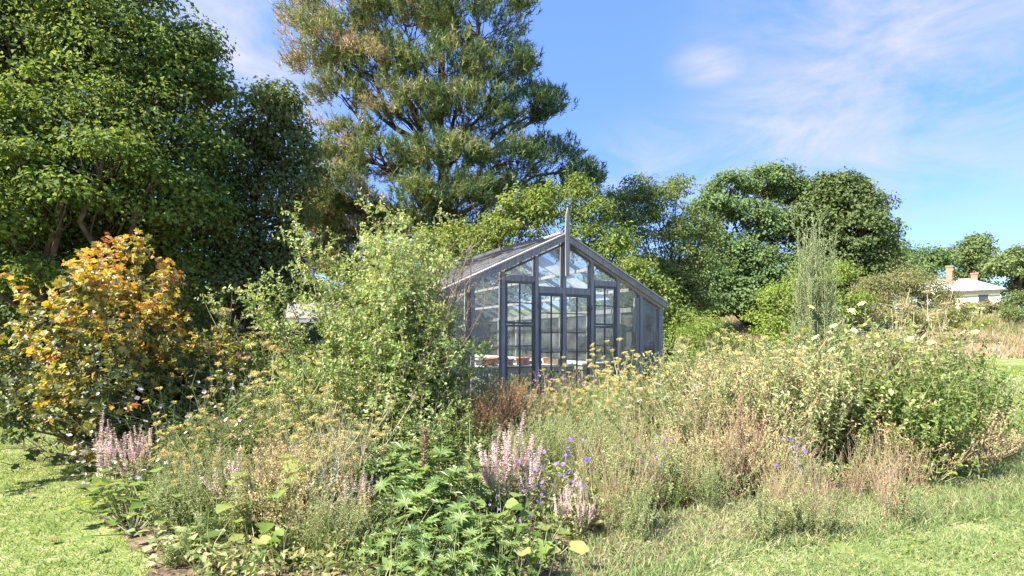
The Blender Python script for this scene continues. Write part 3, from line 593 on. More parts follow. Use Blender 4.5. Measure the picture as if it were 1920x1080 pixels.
    # benches
    for x0, x1, y0, y1, lab in ((.35, 1.1, .5, 8, 'white topped potting bench along the near left glass wall of the greenhouse'), (1.25, 3.4, 1.0, 1.9, 'white topped potting table just inside the greenhouse doors'),
                                (GW - 1.1, GW - .3, 1.2, 8, 'white topped bench along the far right glass wall of the greenhouse')):
        b = thing('potting_bench', lab, 'bench', G(x0, y0), th, 'benches inside the greenhouse')
        w, l = x1 - x0, y1 - y0
        link('bench_top', MB().box(0, 0, .77, w, l, .81).mesh('top', M['whitepaint']), b)
        link('apron', MB().box(.03, .03, .67, w - .03, l - .03, .767).mesh('apron', M['greywood']), b)
        lm = MB().box(-.03, -.03, 0, .03, .03, .668).mesh('leg', M['greywood'])
        for u in (.08, w - .08):
            for v in ((.08, l - .08) if l < 3 else (.08, l / 2, l - .08)): link('leg', lm, b, Matrix.Translation((u, v, 0)))
    for k, (x, y, w, l, hh) in enumerate([(1.5, 1.65, .34, .2, .07), (2.6, 1.5, .38, .24, .06), (3.0, 1.15, .25, .25, .12)]):
        lab = ['shallow pale seed tray at the back of the potting table', 'wide dark seed tray in the middle of the potting table', 'small deep wooden box at the right end of the potting table'][k]
        t = MB().box(-w/2, -l/2, 0, w/2, l/2, .012).box(-w/2, -l/2, .013, -w/2 + .012, l/2, hh).box(w/2 - .012, -l/2, .013, w/2, l/2, hh).box(-w/2 + .013, -l/2, .013, w/2 - .013, -l/2 + .012, hh).box(-w/2 + .013, l/2 - .012, .013, w/2 - .013, l/2, hh)
        o = link('seed_tray', t.mesh('tray', M[['greywood', 'darkwood', 'woodstem'][k]])); o.location = G(x, y, .811); o.rotation_euler[2] = th + .2 * k; tag(o, lab, 'seed tray')
    pot = MB().lathe([(0, 0), (.055, 0), (.075, .12), (.085, .12), (.088, .15), (.078, .15), (.074, .125), (0, .125)]).mesh('pot', M['terracotta'], True)
    rng = np.random.default_rng(7)
    i = 0
    for (x, y) in [(1.35, 1.1), (1.53, 1.13), (1.72, 1.1), (1.9, 1.16), (1.42, 1.34), (1.62, 1.36), (1.84, 1.38), (2.1, 1.12), (2.28, 1.2), (2.45, 1.12), (2.9, 1.4), (.6, .8), (.62, 1.1), (.58, 1.5)]:
        s = rng.uniform(.85, 1.15)
        if x < 1.2: lab, g = 'terracotta pot on the bench along the near left glass wall', 'terracotta pots on the left bench'
        elif x > 2.8: lab, g = 'lone terracotta pot at the right end of the potting table', None
        elif x < 2: lab, g = 'terracotta pot in the cluster seen through the window left of the doors', 'terracotta pots left of the doors'
        else: lab, g = 'terracotta pot on the potting table seen through the left door', 'terracotta pots behind the left door'
        o = link('flower_pot', pot); o.location = G(x, y, .811); o.scale = (s, s, s); tag(o, lab, 'flower pot', None, g)
greenhouse()

def house():
    d = 60; root = thing('house', 'single storey cream house with pale hipped iron roof and red brick chimneys', 'house', ((1822 - 960) / F * d, d, 4.9), -R(40))
    x0, x1, dp, h = -6.5, 2.4, 7, 2.1
    link('wall', MB().box(x0, 0, -1.5, x1, dp, h).mesh('wall', solid('cream_wall', (.6,.54,.44), (.68,.62,.52), 3)), root)
    e = .45; rv = [(x0 - e, -e, h), (x1 + e, -e, h), (x1 + e, dp + e, h), (x0 - e, dp + e, h), (x0 + 2.2, dp / 2, h + 1.7), (x1 - 2.6, dp / 2, h + 1.7)]
    rm = solid('pale_iron_roof', (.5,.47,.46), (.72,.69,.68), 2.5, .5, .4, .3, (6, .3, .3))
    link('roof', MB().add(rv, [(0,1,5),(0,5,4),(1,2,5),(2,3,4),(2,4,5),(3,0,4)]).mesh('roof', rm), root)
    link('ridge_cap', MB().beam((x0 + 2.2, dp / 2, h + 1.73), (x1 - 2.6, dp / 2, h + 1.73), .3, .06).beam((x1 + e, -e, h + .03), (x1 - 2.6, dp / 2, h + 1.73), .2, .05).mesh('ridge_cap', M['greywood']), root)
    link('gutter', MB().box(x0 - e, -e - .13, h - .17, x1 + e, -e - .003, h - .02).mesh('gutter', M['darkwood']), root)
    for x, y, z1, s in ((-2.0, 2.2, 5.2, .3), (.35, 3.9, 4.3, .3)):
        o = link('chimney', MB().box(x - s, y - s, h + .3, x + s, y + s, z1).mesh('chimney', M['brick']), root)
        link('chimney_cap', MB().box(x - s * 1.25, y - s * 1.25, z1 + .002, x + s * 1.25, y + s * 1.25, z1 + .2).mesh('cap', M['brick']), o)
    for x in (-4.6, -1.9, 1.0):
        o = link('window', MB().box(x - .5, -.05, .4, x + .5, -.004, 1.6).mesh('window', M['whitepaint']), root)
        link('pane', MB().box(x - .43, -.07, .47, x + .43, -.053, 1.53).mesh('pane', solid('dark_window', (.03,.035,.04), None, 1, .1, .6)), o)
house()
def shed():
    p = W(615, 600, 24); root = thing('shed', 'dark roofed shed with pale boards glimpsed through the leaves left of the tall shrub', 'shed', (p[0], 24, 0), R(20))
    link('wall', MB().box(-1.6, 0, 0, 1.6, 2.5, 2.3).mesh('wall', M['greywood']), root)
    link('roof', MB().add([(-1.8, -.3, 2.3), (1.8, -.3, 2.3), (1.8, 1.2, 3.1), (-1.8, 1.2, 3.1), (1.8, 2.8, 2.3), (-1.8, 2.8, 2.3), (-1.8, -.3, 2.22), (1.8, -.3, 2.22)],
        [(0,1,2),(0,2,3),(3,2,4),(3,4,5),(6,7,1),(6,1,0),(0,3,5),(1,4,2)]).mesh('roof', M['wood']), root)
    link('fascia', MB().box(-1.7, -.34, 2.08, 1.7, -.31, 2.21).mesh('fascia', M['whitepaint']), root)
shed()

# ------------------------------------------------------------------ garden plants: prototypes
class Proto:
    def __init__(s, name, cat): s.name, s.cat, s.parts = name, cat, []
    def part(s, nm, me, mat=None, h=0): s.parts.append((nm, me, mat)); return s
def rotm(z, loc, axis=None, sc=1.):
    z = Vector(z).normalized(); q = Vector((0, 0, 1)).rotation_difference(z)
    return Matrix.Translation(Vector(loc)) @ q.to_matrix().to_4x4() @ Matrix.Scale(sc, 4)
USED = {}
def put(pr, px, d, h, label, group=None, rz=None, rng=np.random.default_rng(77), x=None):
    X = (px - 960) / F * d if x is None else x
    s = h; o = thing(pr.name, label, pr.cat, (X, d, float(hgt(X, d))), rng.uniform(0, 6.28) if rz is None else rz, group, s)
    for nm, me, mt in pr.parts: link(nm, me, o, mt)
    return o
# all prototypes are one metre tall and are scaled to their real height
def p_fennel(seed, umb=10, feather=1., dry=False):
    rng = np.random.default_rng(seed); p = Proto('fennel', 'fennel'); mb = MB()
    b = rng.normal(0, .03, (4, 3)) * (1, 1, 0); d0 = unit(rng.normal(0, .2, (4, 3)) * (1, 1, 0) + (0, 0, 1))
    s = grow(rng, b, d0, rng.uniform(.75, .95, 4), 8, (0, 0, .1), .05); tubes(mb, s, .008, .003, 5)
    q, d, n = along(rng, s, 5, .35, .95, 38, .15); s1 = grow(rng, q, d + (0, 0, .4), rng.uniform(.18, .38, len(q)), 5, (0, 0, .5), .05); tubes(mb, s1, .0035, .002, 3)
    p.part('stem', mb.mesh('fennel_stem', M['drystem' if dry else 'stem']))
    mb = MB(); q, d, n = along(rng, s, int(9 * feather), .05, .8, 55, .2); f1 = grow(rng, q, d, rng.uniform(.12, .3, len(q)), 5, (0, 0, -.4), .1); tubes(mb, f1, .0015, .0008, 3, .4)
    q, d, n = along(rng, f1, 9, .15, 1, 40, .3); f2 = grow(rng, q, d, rng.uniform(.05, .11, len(q)), 3, (0, 0, -.2), .15)
    q, d, n = along(rng, f2, 8, .0, 1, 35, .3); leaves(mb, q, d, n, rng.uniform(.02, .045, len(q)), .0022, 'tri', rng.uniform(0, 1, len(q)))
    p.part('foliage', mb.mesh('fennel_leaf', M['fennel_leaf']))
    um = umbel(rng, 'tan' if dry else 'umbel'); ends = np.concatenate([s1[:, -1], s[:, -1]]); k = rng.permutation(len(ends))[:umb]; tips = np.concatenate([s1[:, -1] - s1[:, -2], s[:, -1] - s[:, -2]])
    for i in k: p.part('umbel', um, rotm(unit(tips[i]) + rng.normal(0, .25, 3) + (0, 0, .3), ends[i], sc=rng.uniform(.7, 1.25)))
    return p
def umbel(rng, mat, rad=.034, rise=.036, rays=13, dots=7, ds=.009, flat=.3):
    mb = MB(); k = rays; a = np.arange(k) * 2.4; r = rad * np.sqrt((np.arange(k) + .5) / k)
    e = np.stack([r * np.cos(a), r * np.sin(a), rise - r * flat], 1); t = np.linspace(0, 1, 4)[None, :, None]
    pl = e[:, None] * t; pl[..., 2] += np.sin(t[..., 0] * PI) * -.006; tubes(mb, pl, .0008, .0006, 3, .2)
    P = np.repeat(e, dots, 0) + sph(rng, k * dots) * .012 * (1, 1, .5); leaves(mb, P, sph(rng, k * dots), sph(rng, k * dots), ds, ds, 'q', rng.uniform(0, 1, k * dots))
    return mb.mesh('umbel', M[mat])
def p_flat(seed, mat='tan', n=6, stem='drystem', rad=.045):
    rng = np.random.default_rng(seed); p = Proto('flat_umbel_plant', 'wildflower'); mb = MB()
    s = grow(rng, np.zeros((2, 3)), unit(rng.normal(0, .1, (2, 3)) + (0, 0, 1)), [.95, .8], 8, (0, 0, .1), .04); tubes(mb, s, .0035, .0018, 4)
    q, d, _ = along(rng, s, 4, .45, .95, 35, .1); s1 = grow(rng, q, d + (0, 0, .4), rng.uniform(.15, .35, len(q)), 5, (0, 0, .5), .04); tubes(mb, s1, .003, .002, 3)
    p.part('stem', mb.mesh('umbel_stem', M[stem])); um = umbel(rng, mat, rad, .035, 20, 7, .009, .12); e = np.concatenate([s1[:, -1], s[:, -1]])
    for i in rng.permutation(len(e))[:n]: p.part('umbel', um, rotm((rng.normal(0, .15), rng.normal(0, .15), 1), e[i], sc=rng.uniform(.6, 1.2)))
    mb = MB(); q, d, nn = along(rng, s, 14, .03, .6, 60, .3); leaves(mb, q, d, nn, rng.uniform(.04, .09, len(q)), .018, 'lance', rng.uniform(0, .7, len(q)))
    p.part('foliage', mb.mesh('umbel_leaf', M['weed'])); return p
def spike(rng, mat, L, n, rad, ls, sm='stem'):
    """one upright flower spike with whorls"""
    mb = MB(); t = np.linspace(0, 1, 6)[:, None]; pl = np.concatenate([np.sin(t * 2) * .02 * L, np.cos(t * 3) * .01, t * L], 1)[None]; tubes(mb, pl, .003, .0015, 4, .3)
    tz = np.repeat(np.linspace(.1, 1, n // 6), 6)[:n]; m = len(tz); q, tan = sample(np.repeat(pl, 1, 0), tz[None]); q = q[0]
    az = rng.uniform(0, 6.28, m); d = np.stack([np.cos(az), np.sin(az), rng.uniform(.1, .7, m)], 1)
    rr = rad * (1.15 - tz * .75)
    leaves(mb, q + d * .5 * rr[:, None], d, np.stack([-np.cos(az), -np.sin(az), np.full(m, 1.5)], 1) + rng.normal(0, .4, (m, 3)), ls * (1.15 - .5 * tz) * rng.uniform(.7, 1.3, m), ls * .75 * (1.1 - .4 * tz), 'q', rng.uniform(0, 1, m))
    return mb.mesh('spike', M[mat])
def p_clary(seed, mat='pink', n=11, leafm='lightleaf', name='clary_sage', sp=None, wide=.5):
    rng = np.random.default_rng(seed); p = Proto(name, 'sage'); mb = MB()
    b = rng.normal(0, .04, (5, 3)) * (1, 1, 0); s = grow(rng, b, unit(rng.normal(0, wide * .6, (5, 3)) * (1, 1, 0) + (0, 0, 1)), rng.uniform(.45, .62, 5), 6, (0, 0, .2), .05); tubes(mb, s, .007, .004, 4)
    q, d, _ = along(rng, s, 4, .3, .9, 35, .1); s1 = grow(rng, q, d + (0, 0, .6), rng.uniform(.08, .2, len(q)), 4, (0, 0, .6), .05); tubes(mb, s1, .003, .002, 3)
    p.part('stem', mb.mesh('sage_stem', M['stem'])); e = np.concatenate([s[:, -1], s1[:, -1]]); tp = np.concatenate([s[:, -1] - s[:, -2], s1[:, -1] - s1[:, -2]])
    sm = [spike(rng, mat, .34, 90, .016, .024) for _ in range(2)]
    for j, i in enumerate(list(range(5)) + list(5 + rng.permutation(len(s1))[:n - 5])): p.part('flower_spike', sm[j % 2], rotm(unit(tp[i]) + rng.normal(0, .12, 3) + (0, 0, .45), e[i], sc=rng.uniform(.45, 1.1)))
    mb = MB(); k = 16; az = rng.uniform(0, 6.28, k); el = rng.uniform(.2, .9, k); d = np.stack([np.cos(az), np.sin(az), el], 1)
    leaves(mb, d * .08 + (0, 0, .03), d, np.stack([-np.cos(az) * .5, -np.sin(az) * .5, np.ones(k)], 1), rng.uniform(.15, .28, k), rng.uniform(.09, .15, k), 'leaf', rng.uniform(0, .8, k))
    q, d, nn = along(rng, s, 8, .1, .9, 60, .2); leaves(mb, q, d, nn, rng.uniform(.06, .12, len(q)), .05, 'leaf', rng.uniform(0, .8, len(q)))
    p.part('foliage', mb.mesh('sage_leaf', M[leafm])); return p
def flower(rng, mat, r, petals, cup=.25, ctr=None):
    mb = MB(); az = np.arange(petals) * 2 * PI / petals + rng.uniform(0, 1); d = np.stack([np.cos(az), np.sin(az), np.full(petals, cup)], 1)
    leaves(mb, d * r * .1, d, np.tile([0, 0, 1.], (petals, 1)), r, r * 5.2 / petals, 'leaf', rng.uniform(0, 1, petals)); return mb.mesh('flower', M[mat])
def p_wand(seed, mat, r, petals, nf, name, cat, ns=9, wide=.5, bend=(0, 0, -.5), leafm='darkleaf', lsize=.07, lw=.012, nl=22, t0=.55, up=.3, stem='stem', ldens=.75):
    """clump of thin stems with separate open flowers"""
    rng = np.random.default_rng(seed); p = Proto(name, cat); mb = MB(); b = rng.normal(0, .05, (ns, 3)) * (1, 1, 0)
    s = grow(rng, b, unit(rng.normal(0, wide, (ns, 3)) * (1, 1, 0) + (0, 0, 1)), rng.uniform(.8, 1.1, ns), 8, bend, .05); tubes(mb, s, .004, .0012, 4)
    q, d, _ = along(rng, s, 4, .5, .9, 35, .1); s1 = grow(rng, q, d, rng.uniform(.1, .22, len(q)), 4, (0, 0, .1), .05); tubes(mb, s1, .0018, .001, 3)
    p.part('stem', mb.mesh('wand_stem', M[stem])); fl = [flower(rng, mat, r, petals) for _ in range(2)]
    q1, d1, _ = along(rng, s, 6, t0, 1, 50, .2); q2, d2, _ = along(rng, s1, 3, .4, 1, 50, .2); q, d = np.concatenate([q1, q2]), np.concatenate([d1, d2])
    for j, i in enumerate(rng.permutation(len(q))[:nf]): p.part('flower', fl[j % 2], rotm(d[i] + (0, -.3, up), q[i] + d[i] * .01, sc=rng.uniform(.7, 1.2)))
    mb = MB(); q, d, nn = along(rng, s, nl, .03, ldens, 45, .25); leaves(mb, q, d, nn, lsize * rng.uniform(.6, 1.3, len(q)), lw, 'lance', rng.uniform(0, 1, len(q)))
    p.part('foliage', mb.mesh('wand_leaf', M[leafm])); return p
def p_lupin(seed, n=42):
    rng = np.random.default_rng(seed); p = Proto('lupin', 'lupin'); az = rng.uniform(0, 6.28, n); el = rng.uniform(.0, 1.1, n)
    d = np.stack([np.sin(el) * np.cos(az), np.sin(el) * np.sin(az), np.cos(el)], 1); L = rng.uniform(.4, 1.0, n)
    s = grow(rng, rng.normal(0, .06, (n, 3)) * (1, 1, 0), d, L, 5, (0, 0, .2), .05); mb = MB(); tubes(mb, s, .006, .004, 4); p.part('stem', mb.mesh('lupin_stem', M['stem']))
    mb = MB(); tip = s[:, -1]; k = 10; up = unit(unit(s[:, -1] - s[:, -2]) * .5 + (0, 0, .8) + rng.normal(0, .25, (n, 3)))
    a = unit(np.cross(up, sph(rng, n))); b = np.cross(up, a); an = np.arange(k) * 2 * PI / k
    D = a[:, None] * np.cos(an)[None, :, None] + b[:, None] * np.sin(an)[None, :, None] + up[:, None] * .28
    ll = np.repeat(rng.uniform(.14, .24, n), k) * rng.uniform(.8, 1.1, n * k)
    leaves(mb, np.repeat(tip, k, 0), D.reshape(-1, 3), np.repeat(up, k, 0), ll, ll * .24, 'lance', np.clip(np.repeat(rng.uniform(.1, .7, n), k) + rng.normal(0, .1, n * k), 0, 1))
    p.part('foliage', mb.mesh('lupin_leaf', M['lupin'])); return p
def p_bigleaf(seed, n=9, mat='broad', kind='round', name='broadleaf_plant', size=.3):
    rng = np.random.default_rng(seed); p = Proto(name, 'leafy plant'); az = rng.uniform(0, 6.28, n); el = rng.uniform(.15, 1.2, n)
    s = grow(rng, np.zeros((n, 3)), np.stack([np.sin(el) * np.cos(az), np.sin(el) * np.sin(az), np.cos(el)], 1), rng.uniform(.35, .9, n), 5, (0, 0, .1), .06)
    mb = MB(); tubes(mb, s, .012, .008, 4); p.part('stem', mb.mesh('stalk', M['stem']))
    for i in range(n):
        mb = MB(); t = unit(s[i, -1] - s[i, -2]); leaves(mb, s[i, -1:], [t * (1, 1, .2) + (0, -.15, -.15)], [(t[0] * -.4 + rng.normal(0, .25), t[1] * -.4 + rng.normal(0, .25) - .2, 1)], size * rng.uniform(.6, 1.15), size * rng.uniform(.6, 1.05), kind, rng.uniform(0, 1))
        p.part('leaf', mb.mesh('big_leaf', M[mat], True))
    return p
def p_dry(seed, mat='tan', ns=46, name='dry_grass_clump', cat='dry grass', wide=.18, nh=22, head=.02, hw=.005, sm='drystem', side=0):
    rng = np.random.default_rng(seed); p = Proto(name, cat); b = rng.normal(0, .08, (ns, 3)) * (1, 1, 0)
    s = grow(rng, b, unit(rng.normal(0, wide, (ns, 3)) * (1, 1, 0) + (0, 0, 1)), rng.uniform(.55, 1.05, ns), 7, (0, 0, -.1), .06); mb = MB(); tubes(mb, s, .0032, .0012, 3)
    hs = s
    if side:
        q, d, _ = along(rng, s, side, .35, .95, 40, .15); s1 = grow(rng, q, d + (0, 0, .3), rng.uniform(.08, .22, len(q)), 4, (0, 0, .2), .08); tubes(mb, s1, .0015, .0008, 3)
    p.part('stem', mb.mesh('dry_stems', M[sm])); mb = MB()
    q, d, nn = along(rng, s, nh, .5, 1, 25, .25); leaves(mb, q, d, nn, head * rng.uniform(.6, 1.4, len(q)), hw, 'q', rng.uniform(0, 1, len(q)))
    if side: q, d, nn = along(rng, s1, 10, .3, 1, 35, .3); leaves(mb, q, d, nn, head * rng.uniform(.6, 1.4, len(q)), hw * 1.5, 'q', rng.uniform(0, 1, len(q)))
    q, d, nn = along(rng, s, 5, .02, .5, 35, .2); leaves(mb, q, d, nn, rng.uniform(.1, .25, len(q)), .006, 'blade', rng.uniform(0, 1, len(q)))
    p.part('seed_head', mb.mesh('dry_heads', M[mat])); return p
def p_leafy(seed, mat, ns=14, lsize=.07, lw=.5, nl=26, wide=.22, name='leafy_perennial', cat='perennial', stem='stem', kind='leaf', fl=None, nf=0, side=3, sl=.2):
    rng = np.random.default_rng(seed); p = Proto(name, cat); b = rng.normal(0, .1, (ns, 3)) * (1, 1, 0)
    s = grow(rng, b, unit(rng.normal(0, wide, (ns, 3)) * (1, 1, 0) + (0, 0, 1)), rng.uniform(.65, 1.0, ns), 8, (0, 0, .05), .06); mb = MB(); tubes(mb, s, .0055, .002, 4)
    q, d, _ = along(rng, s, side, .25, .9, 40, .15); s1 = grow(rng, q, d + (0, 0, .3), sl * rng.uniform(.6, 1.3, len(q)), 4, (0, 0, .2), .06); tubes(mb, s1, .002, .001, 3)
    p.part('stem', mb.mesh('leafy_stems', M[stem])); mb = MB()
    for pl, c in ((s, nl), (s1, nl // 3)):
        q, d, nn = along(rng, pl, c, .05, 1, 62, .28); l = lsize * rng.uniform(.5, 1.3, len(q)); leaves(mb, q, d + (0, 0, -.1), nn + (0, 0, .3), l, l * lw, kind, np.clip(rng.normal(.42, .25, len(q)), 0, 1))
    p.part('foliage', mb.mesh('leafy_leaves', M[mat]))
    if fl:
        fm = [flower(rng, fl[0], fl[1], fl[2], .35) for _ in range(2)]; e = np.concatenate([s[:, -1], s1[:, -1]]); k = rng.permutation(len(e))[:nf]
        for j, i in enumerate(k): p.part('flower', fm[j % 2], rotm((rng.normal(0, .4), -.6, .8), e[i] + (0, 0, .01), sc=rng.uniform(.75, 1.2)))
    return p
def p_mound(seed, mat, n=240, name='bronze_mound', cat='perennial', stem='drystem', nl=20, ls=.026):
    rng = np.random.default_rng(seed); p = Proto(name, cat); az = rng.uniform(0, 6.28, n); el = np.abs(rng.normal(0, .6, n)); L = rng.uniform(.8, 1.05, n) * (1 + .25 * np.sin(el))
    s = grow(rng, rng.normal(0, .08, (n, 3)) * (1, 1, 0), np.stack([np.sin(el) * np.cos(az), np.sin(el) * np.sin(az), np.cos(el)], 1), L, 7, (0, 0, .1), .08)
    mb = MB(); tubes(mb, s, .003, .001, 3); q, d, _ = along(rng, s, 4, .4, .95, 35, .2); s1 = grow(rng, q, d, rng.uniform(.08, .16, len(q)), 3, (0, 0, .3), .08); tubes(mb, s1, .001, .0007, 3)
    p.part('stem', mb.mesh('mound_stems', M[stem])); mb = MB(); q, d, nn = along(rng, s, nl, .2, 1, 40, .3); t1 = np.clip(q[:, 2] * .8 + rng.normal(0, .2, len(q)), 0, 1); leaves(mb, q, d, nn, ls * rng.uniform(.6, 1.4, len(q)), ls * .4, 'q', t1)
    q, d, nn = along(rng, s1, 8, .1, 1, 40, .3); t1 = np.clip(q[:, 2] * .8 + rng.normal(0, .2, len(q)), 0, 1); leaves(mb, q, d, nn, ls * .8, ls * .5, 'q', t1); p.part('foliage', mb.mesh('mound_leaves', M[mat])); return p
def p_seedspike(seed, mat, L=1., name='seed_spike_plant', fat=.055, fine=True):
    rng = np.random.default_rng(seed); p = Proto(name, 'wildflower'); mb = MB(); s = grow(rng, np.zeros((1, 3)), [(0, 0, 1)], 1, 10, (0, 0, .3), .03); tubes(mb, s, .009, .004, 6); p.part('stem', mb.mesh('spike_stem', M['stem' if fine else 'drystem']))
    mb = MB(); q, d, nn = along(rng, s, 190, .5 if not fine else .28, .98 if not fine else .72, 60, .25); leaves(mb, q, d, nn, fat * rng.uniform(.6, 1.2, len(q)), fat * .35, 'q', rng.uniform(0, 1, len(q))); p.part('seed_spike', mb.mesh('seed_spike', M[mat])); return p

FEN = [p_fennel(100 + i, 22, 1.2) for i in range(3)]; FEND = [p_fennel(110 + i, 10, .5, True) for i in range(2)]
FENL = FEN
FLAT = [p_flat(120 + i) for i in range(3)]; FLATW = [p_flat(125, 'white', 6, 'woodstem')]
CLARY = [p_clary(130 + i, 'pink', 20) for i in range(2)]; CLARYB = [p_clary(134, 'tan', 18, 'lightleaf'), p_clary(135, 'pink', 16, 'lightleaf')]
GAURA = [p_wand(140 + i, 'white', .0155, 4, 48, 'gaura', 'gaura', 14, .55, (-.0, 0, -.7)) for i in range(2)]
LARK = [p_wand(150 + i, 'violet', .028, 5, 26, 'larkspur', 'larkspur', 10, .2, (0, 0, 0), 'lightleaf', .05, .006, 26, .45) for i in range(2)]
LOOS = [p_wand(155, 'magenta', .024, 5, 34, 'pink_wildflower', 'wildflower', 12, .2, (0, 0, 0), 'lightleaf', .05, .008, 20, .5)]
LUP = [p_lupin(160 + i) for i in range(3)]
BIG = [p_bigleaf(170, 22, 'broad', 'leaf', size=.24), p_bigleaf(171, 26, 'vine', 'leaf', size=.22), p_bigleaf(172, 20, 'broad', 'leaf', size=.26)]; ROUND = [p_bigleaf(173, 12, size=.32)]; SILV = [p_bigleaf(175, 16, 'lightleaf', 'leaf', 'silver_leaf_plant', .34)]
DRY = [p_dry(180 + i) for i in range(2)] + [p_dry(182, 'brown', 40, side=2)]; SEED = [p_dry(185 + i, 'tan', 40, 'seed_head_plant', 'seed heads', .35, 20, .03, .018, 'drystem', 3) for i in range(2)]
DARK = [p_leafy(190 + i, 'darkleaf', 12, .055, .6, 30, .15) for i in range(3)]
LIGHT = [p_leafy(200 + i, 'lightleaf', 20, .05, .34, 36, .26, kind='lance') for i in range(3)]; LIME = [p_leafy(205 + i, 'vine', 18, .06, .4, 30, .3, kind='lance') for i in range(2)]
WILLOW = [p_leafy(208, 'darkleaf', 22, .1, .14, 34, .3, kind='lance')]
SILVP = [p_leafy(210, 'silver', 16, .09, .4, 22, .3, kind='lance')]
YEL = [p_leafy(215 + i, 'lightleaf', 12, .04, .5, 30, .2, 'yellow_flower_plant', 'flowering plant', fl=('yellow', .03, 6), nf=13) for i in range(2)]
MOUND = [p_mound(220, 'bronze')]; THREAD = [p_mound(222, 'fennel_leaf', 110, 'thread_leaf_plant', 'perennial', 'stem', 18, .03)]
PSEED = p_seedspike(230, 'brown', fine=False); VSEED = p_seedspike(231, 'lightleaf', fine=True)

pr = np.random.default_rng(500)
def mass(protos, items, label, group):
    """items: (px, d, h); all share one look and one spot in the bed"""
    one = len(items) == 1
    for i, (px, d, h) in enumerate(items): put(protos[i % len(protos)], px, d, h, label, None if one else group, rng=pr)
def scat(n, px0, px1, d0, d1, h0, h1):
    d = pr.uniform(d0, d1, n); px = pr.uniform(px0, px1, n); return [(px[i], d[i], pr.uniform(h0, h1)) for i in range(n)]
# left part of the bed
mass(CLARY, [(190,4.4,.7),(250,4.3,.66),(222,4.5,.62),(275,4.5,.6)], 'pink grey sage with dry flower spikes beside the left lawn below the autumn shrub', 'pink grey sage beside the left lawn')
mass(CLARYB, [(290,4.6,.5),(455,3.7,.55),(500,3.75,.5)], 'fading sage spikes in the left part of the bed above the broad leaves', 'fading sage in the left part of the bed')
mass(GAURA, [(400,5.3,1.3),(340,5.2,1.15),(450,5.6,1.35),(380,4.4,1.0),(300,4.6,.8),(420,4.6,1.05),(340,4.3,.8)], 'white flowered gaura arching in front of the autumn shrub', 'white gaura in front of the autumn shrub')
mass(FEN, [(560,4.6,1.05),(600,3.7,.72),(520,5.1,1.12),(430,4.6,.85),(370,4.4,.8),(470,5.4,1.1),(330,4.1,.55),(640,4.2,.8)], 'yellow flowered fennel between the autumn shrub and the tall green shrub', 'fennel in the left part of the bed')
mass(FLAT, [(455,6.3,1.75),(480,6.6,1.65),(505,6.1,1.5),(430,6.0,1.35)], 'tall dry brown umbel plant standing against the dark trees right of the autumn shrub', 'dry umbels right of the autumn shrub')
mass(WILLOW, [(440,6.2,1.15),(400,6.6,1.2),(380,6.0,1.0),(500,6.8,1.2)], 'dark narrow leaved perennial behind the gaura', 'narrow leaved perennials behind the gaura')
mass(LIME, [(420,5.0,.7),(470,4.8,.75),(350,4.6,.6),(390,5.6,.85),(520,5.6,.9),(560,5.8,1.0),(330,5.3,.7),(460,5.9,1.05)], 'bright green leafy perennial under the fennel in the left part of the bed', 'bright green perennials under the fennel')
mass(LIGHT, scat(9, 480, 640, 4.4, 7.2, .6, 1.0), 'pale green perennial beside the left side of the tall green shrub', 'pale green perennials left of the tall shrub')
mass(BIG, [(230,3.75,.42),(275,3.8,.45),(200,4.0,.3),(250,3.5,.34),(310,3.6,.4),(215,4.2,.38)], 'broad leaved green plant at the left bed edge below the pink grey sage', 'broad leaved plants at the left bed edge')
mass(ROUND, [(475,3.1,.34)], 'yellow green plant with big rounded leaves at the front left of the bed', None)
mass(BIG, [(500,3.5,.62)], 'single stalk of green rounded leaves behind the front left yellow green plant', None)
mass(SILV, [(290,3.3,.2),(330,3.15,.2),(360,3.2,.22),(400,3.0,.2),(310,3.05,.14)], 'low silvery leaf rosette at the front left corner of the bed', 'silvery rosettes at the front left corner')
mass(THREAD, [(370,3.6,.38),(600,3.15,.4),(650,3.1,.34),(420,3.9,.45)], 'grey green thread leaved mound at the front left of the bed', 'thread leaved mounds at the front left')
mass(CLARYB, [(690,3.3,.48),(665,3.45,.5)], 'tan sage gone to seed beside the lupin leaves', 'tan sage beside the lupins')
# front centre
mass(LUP, [(750,3.5,.46),(800,3.2,.38),(860,3.0,.34),(780,2.85,.28),(730,2.95,.25),(900,2.8,.28),(840,3.6,.5),(710,3.9,.5),(925,3.1,.28),(820,2.7,.22),(770,3.9,.55)], 'glossy green lupin foliage at the front centre of the bed', 'lupins at the front centre')
o = put(PSEED, 795, 3.7, .72, 'brown purple seed spike standing above the lupin leaves', rng=pr)
o = put(VSEED, 873, 3.5, .84, 'tall pale green seed spike with a bare wavy tip right of the brown spike', rng=pr)
put(CLARY[0], 945, 3.85, .78, 'tallest pale pink sage with branching spikes at the centre of the bed', rng=pr)
mass(CLARY, [(920,3.9,.66),(965,3.95,.7),(990,4.1,.6)], 'pale pink sage close behind the tallest pink sage', 'pale pink sages behind the tallest')
put(CLARY[1], 985, 3.9, .58, 'shorter pale pink sage touching the right side of the tallest pink sage', rng=pr)
mass(CLARY, [(1060,3.5,.42),(1105,3.6,.42),(1085,3.4,.36)], 'low pink sage at the bed edge below the purple larkspur', 'low pink sage at the bed edge')
mass(LARK, [(1010,3.8,.52),(1085,4.0,.58),(975,3.35,.36)], 'violet larkspur right of the tallest pink sage', 'violet larkspur at the centre')
mass(ROUND, [(1005,3.0,.32)], 'yellow green plant with drooping ribbed leaves at the bottom centre edge', None)
mass(BIG, [(925,3.3,.4)], 'pale yellowing broad leaves between lupin and pink sage', None)
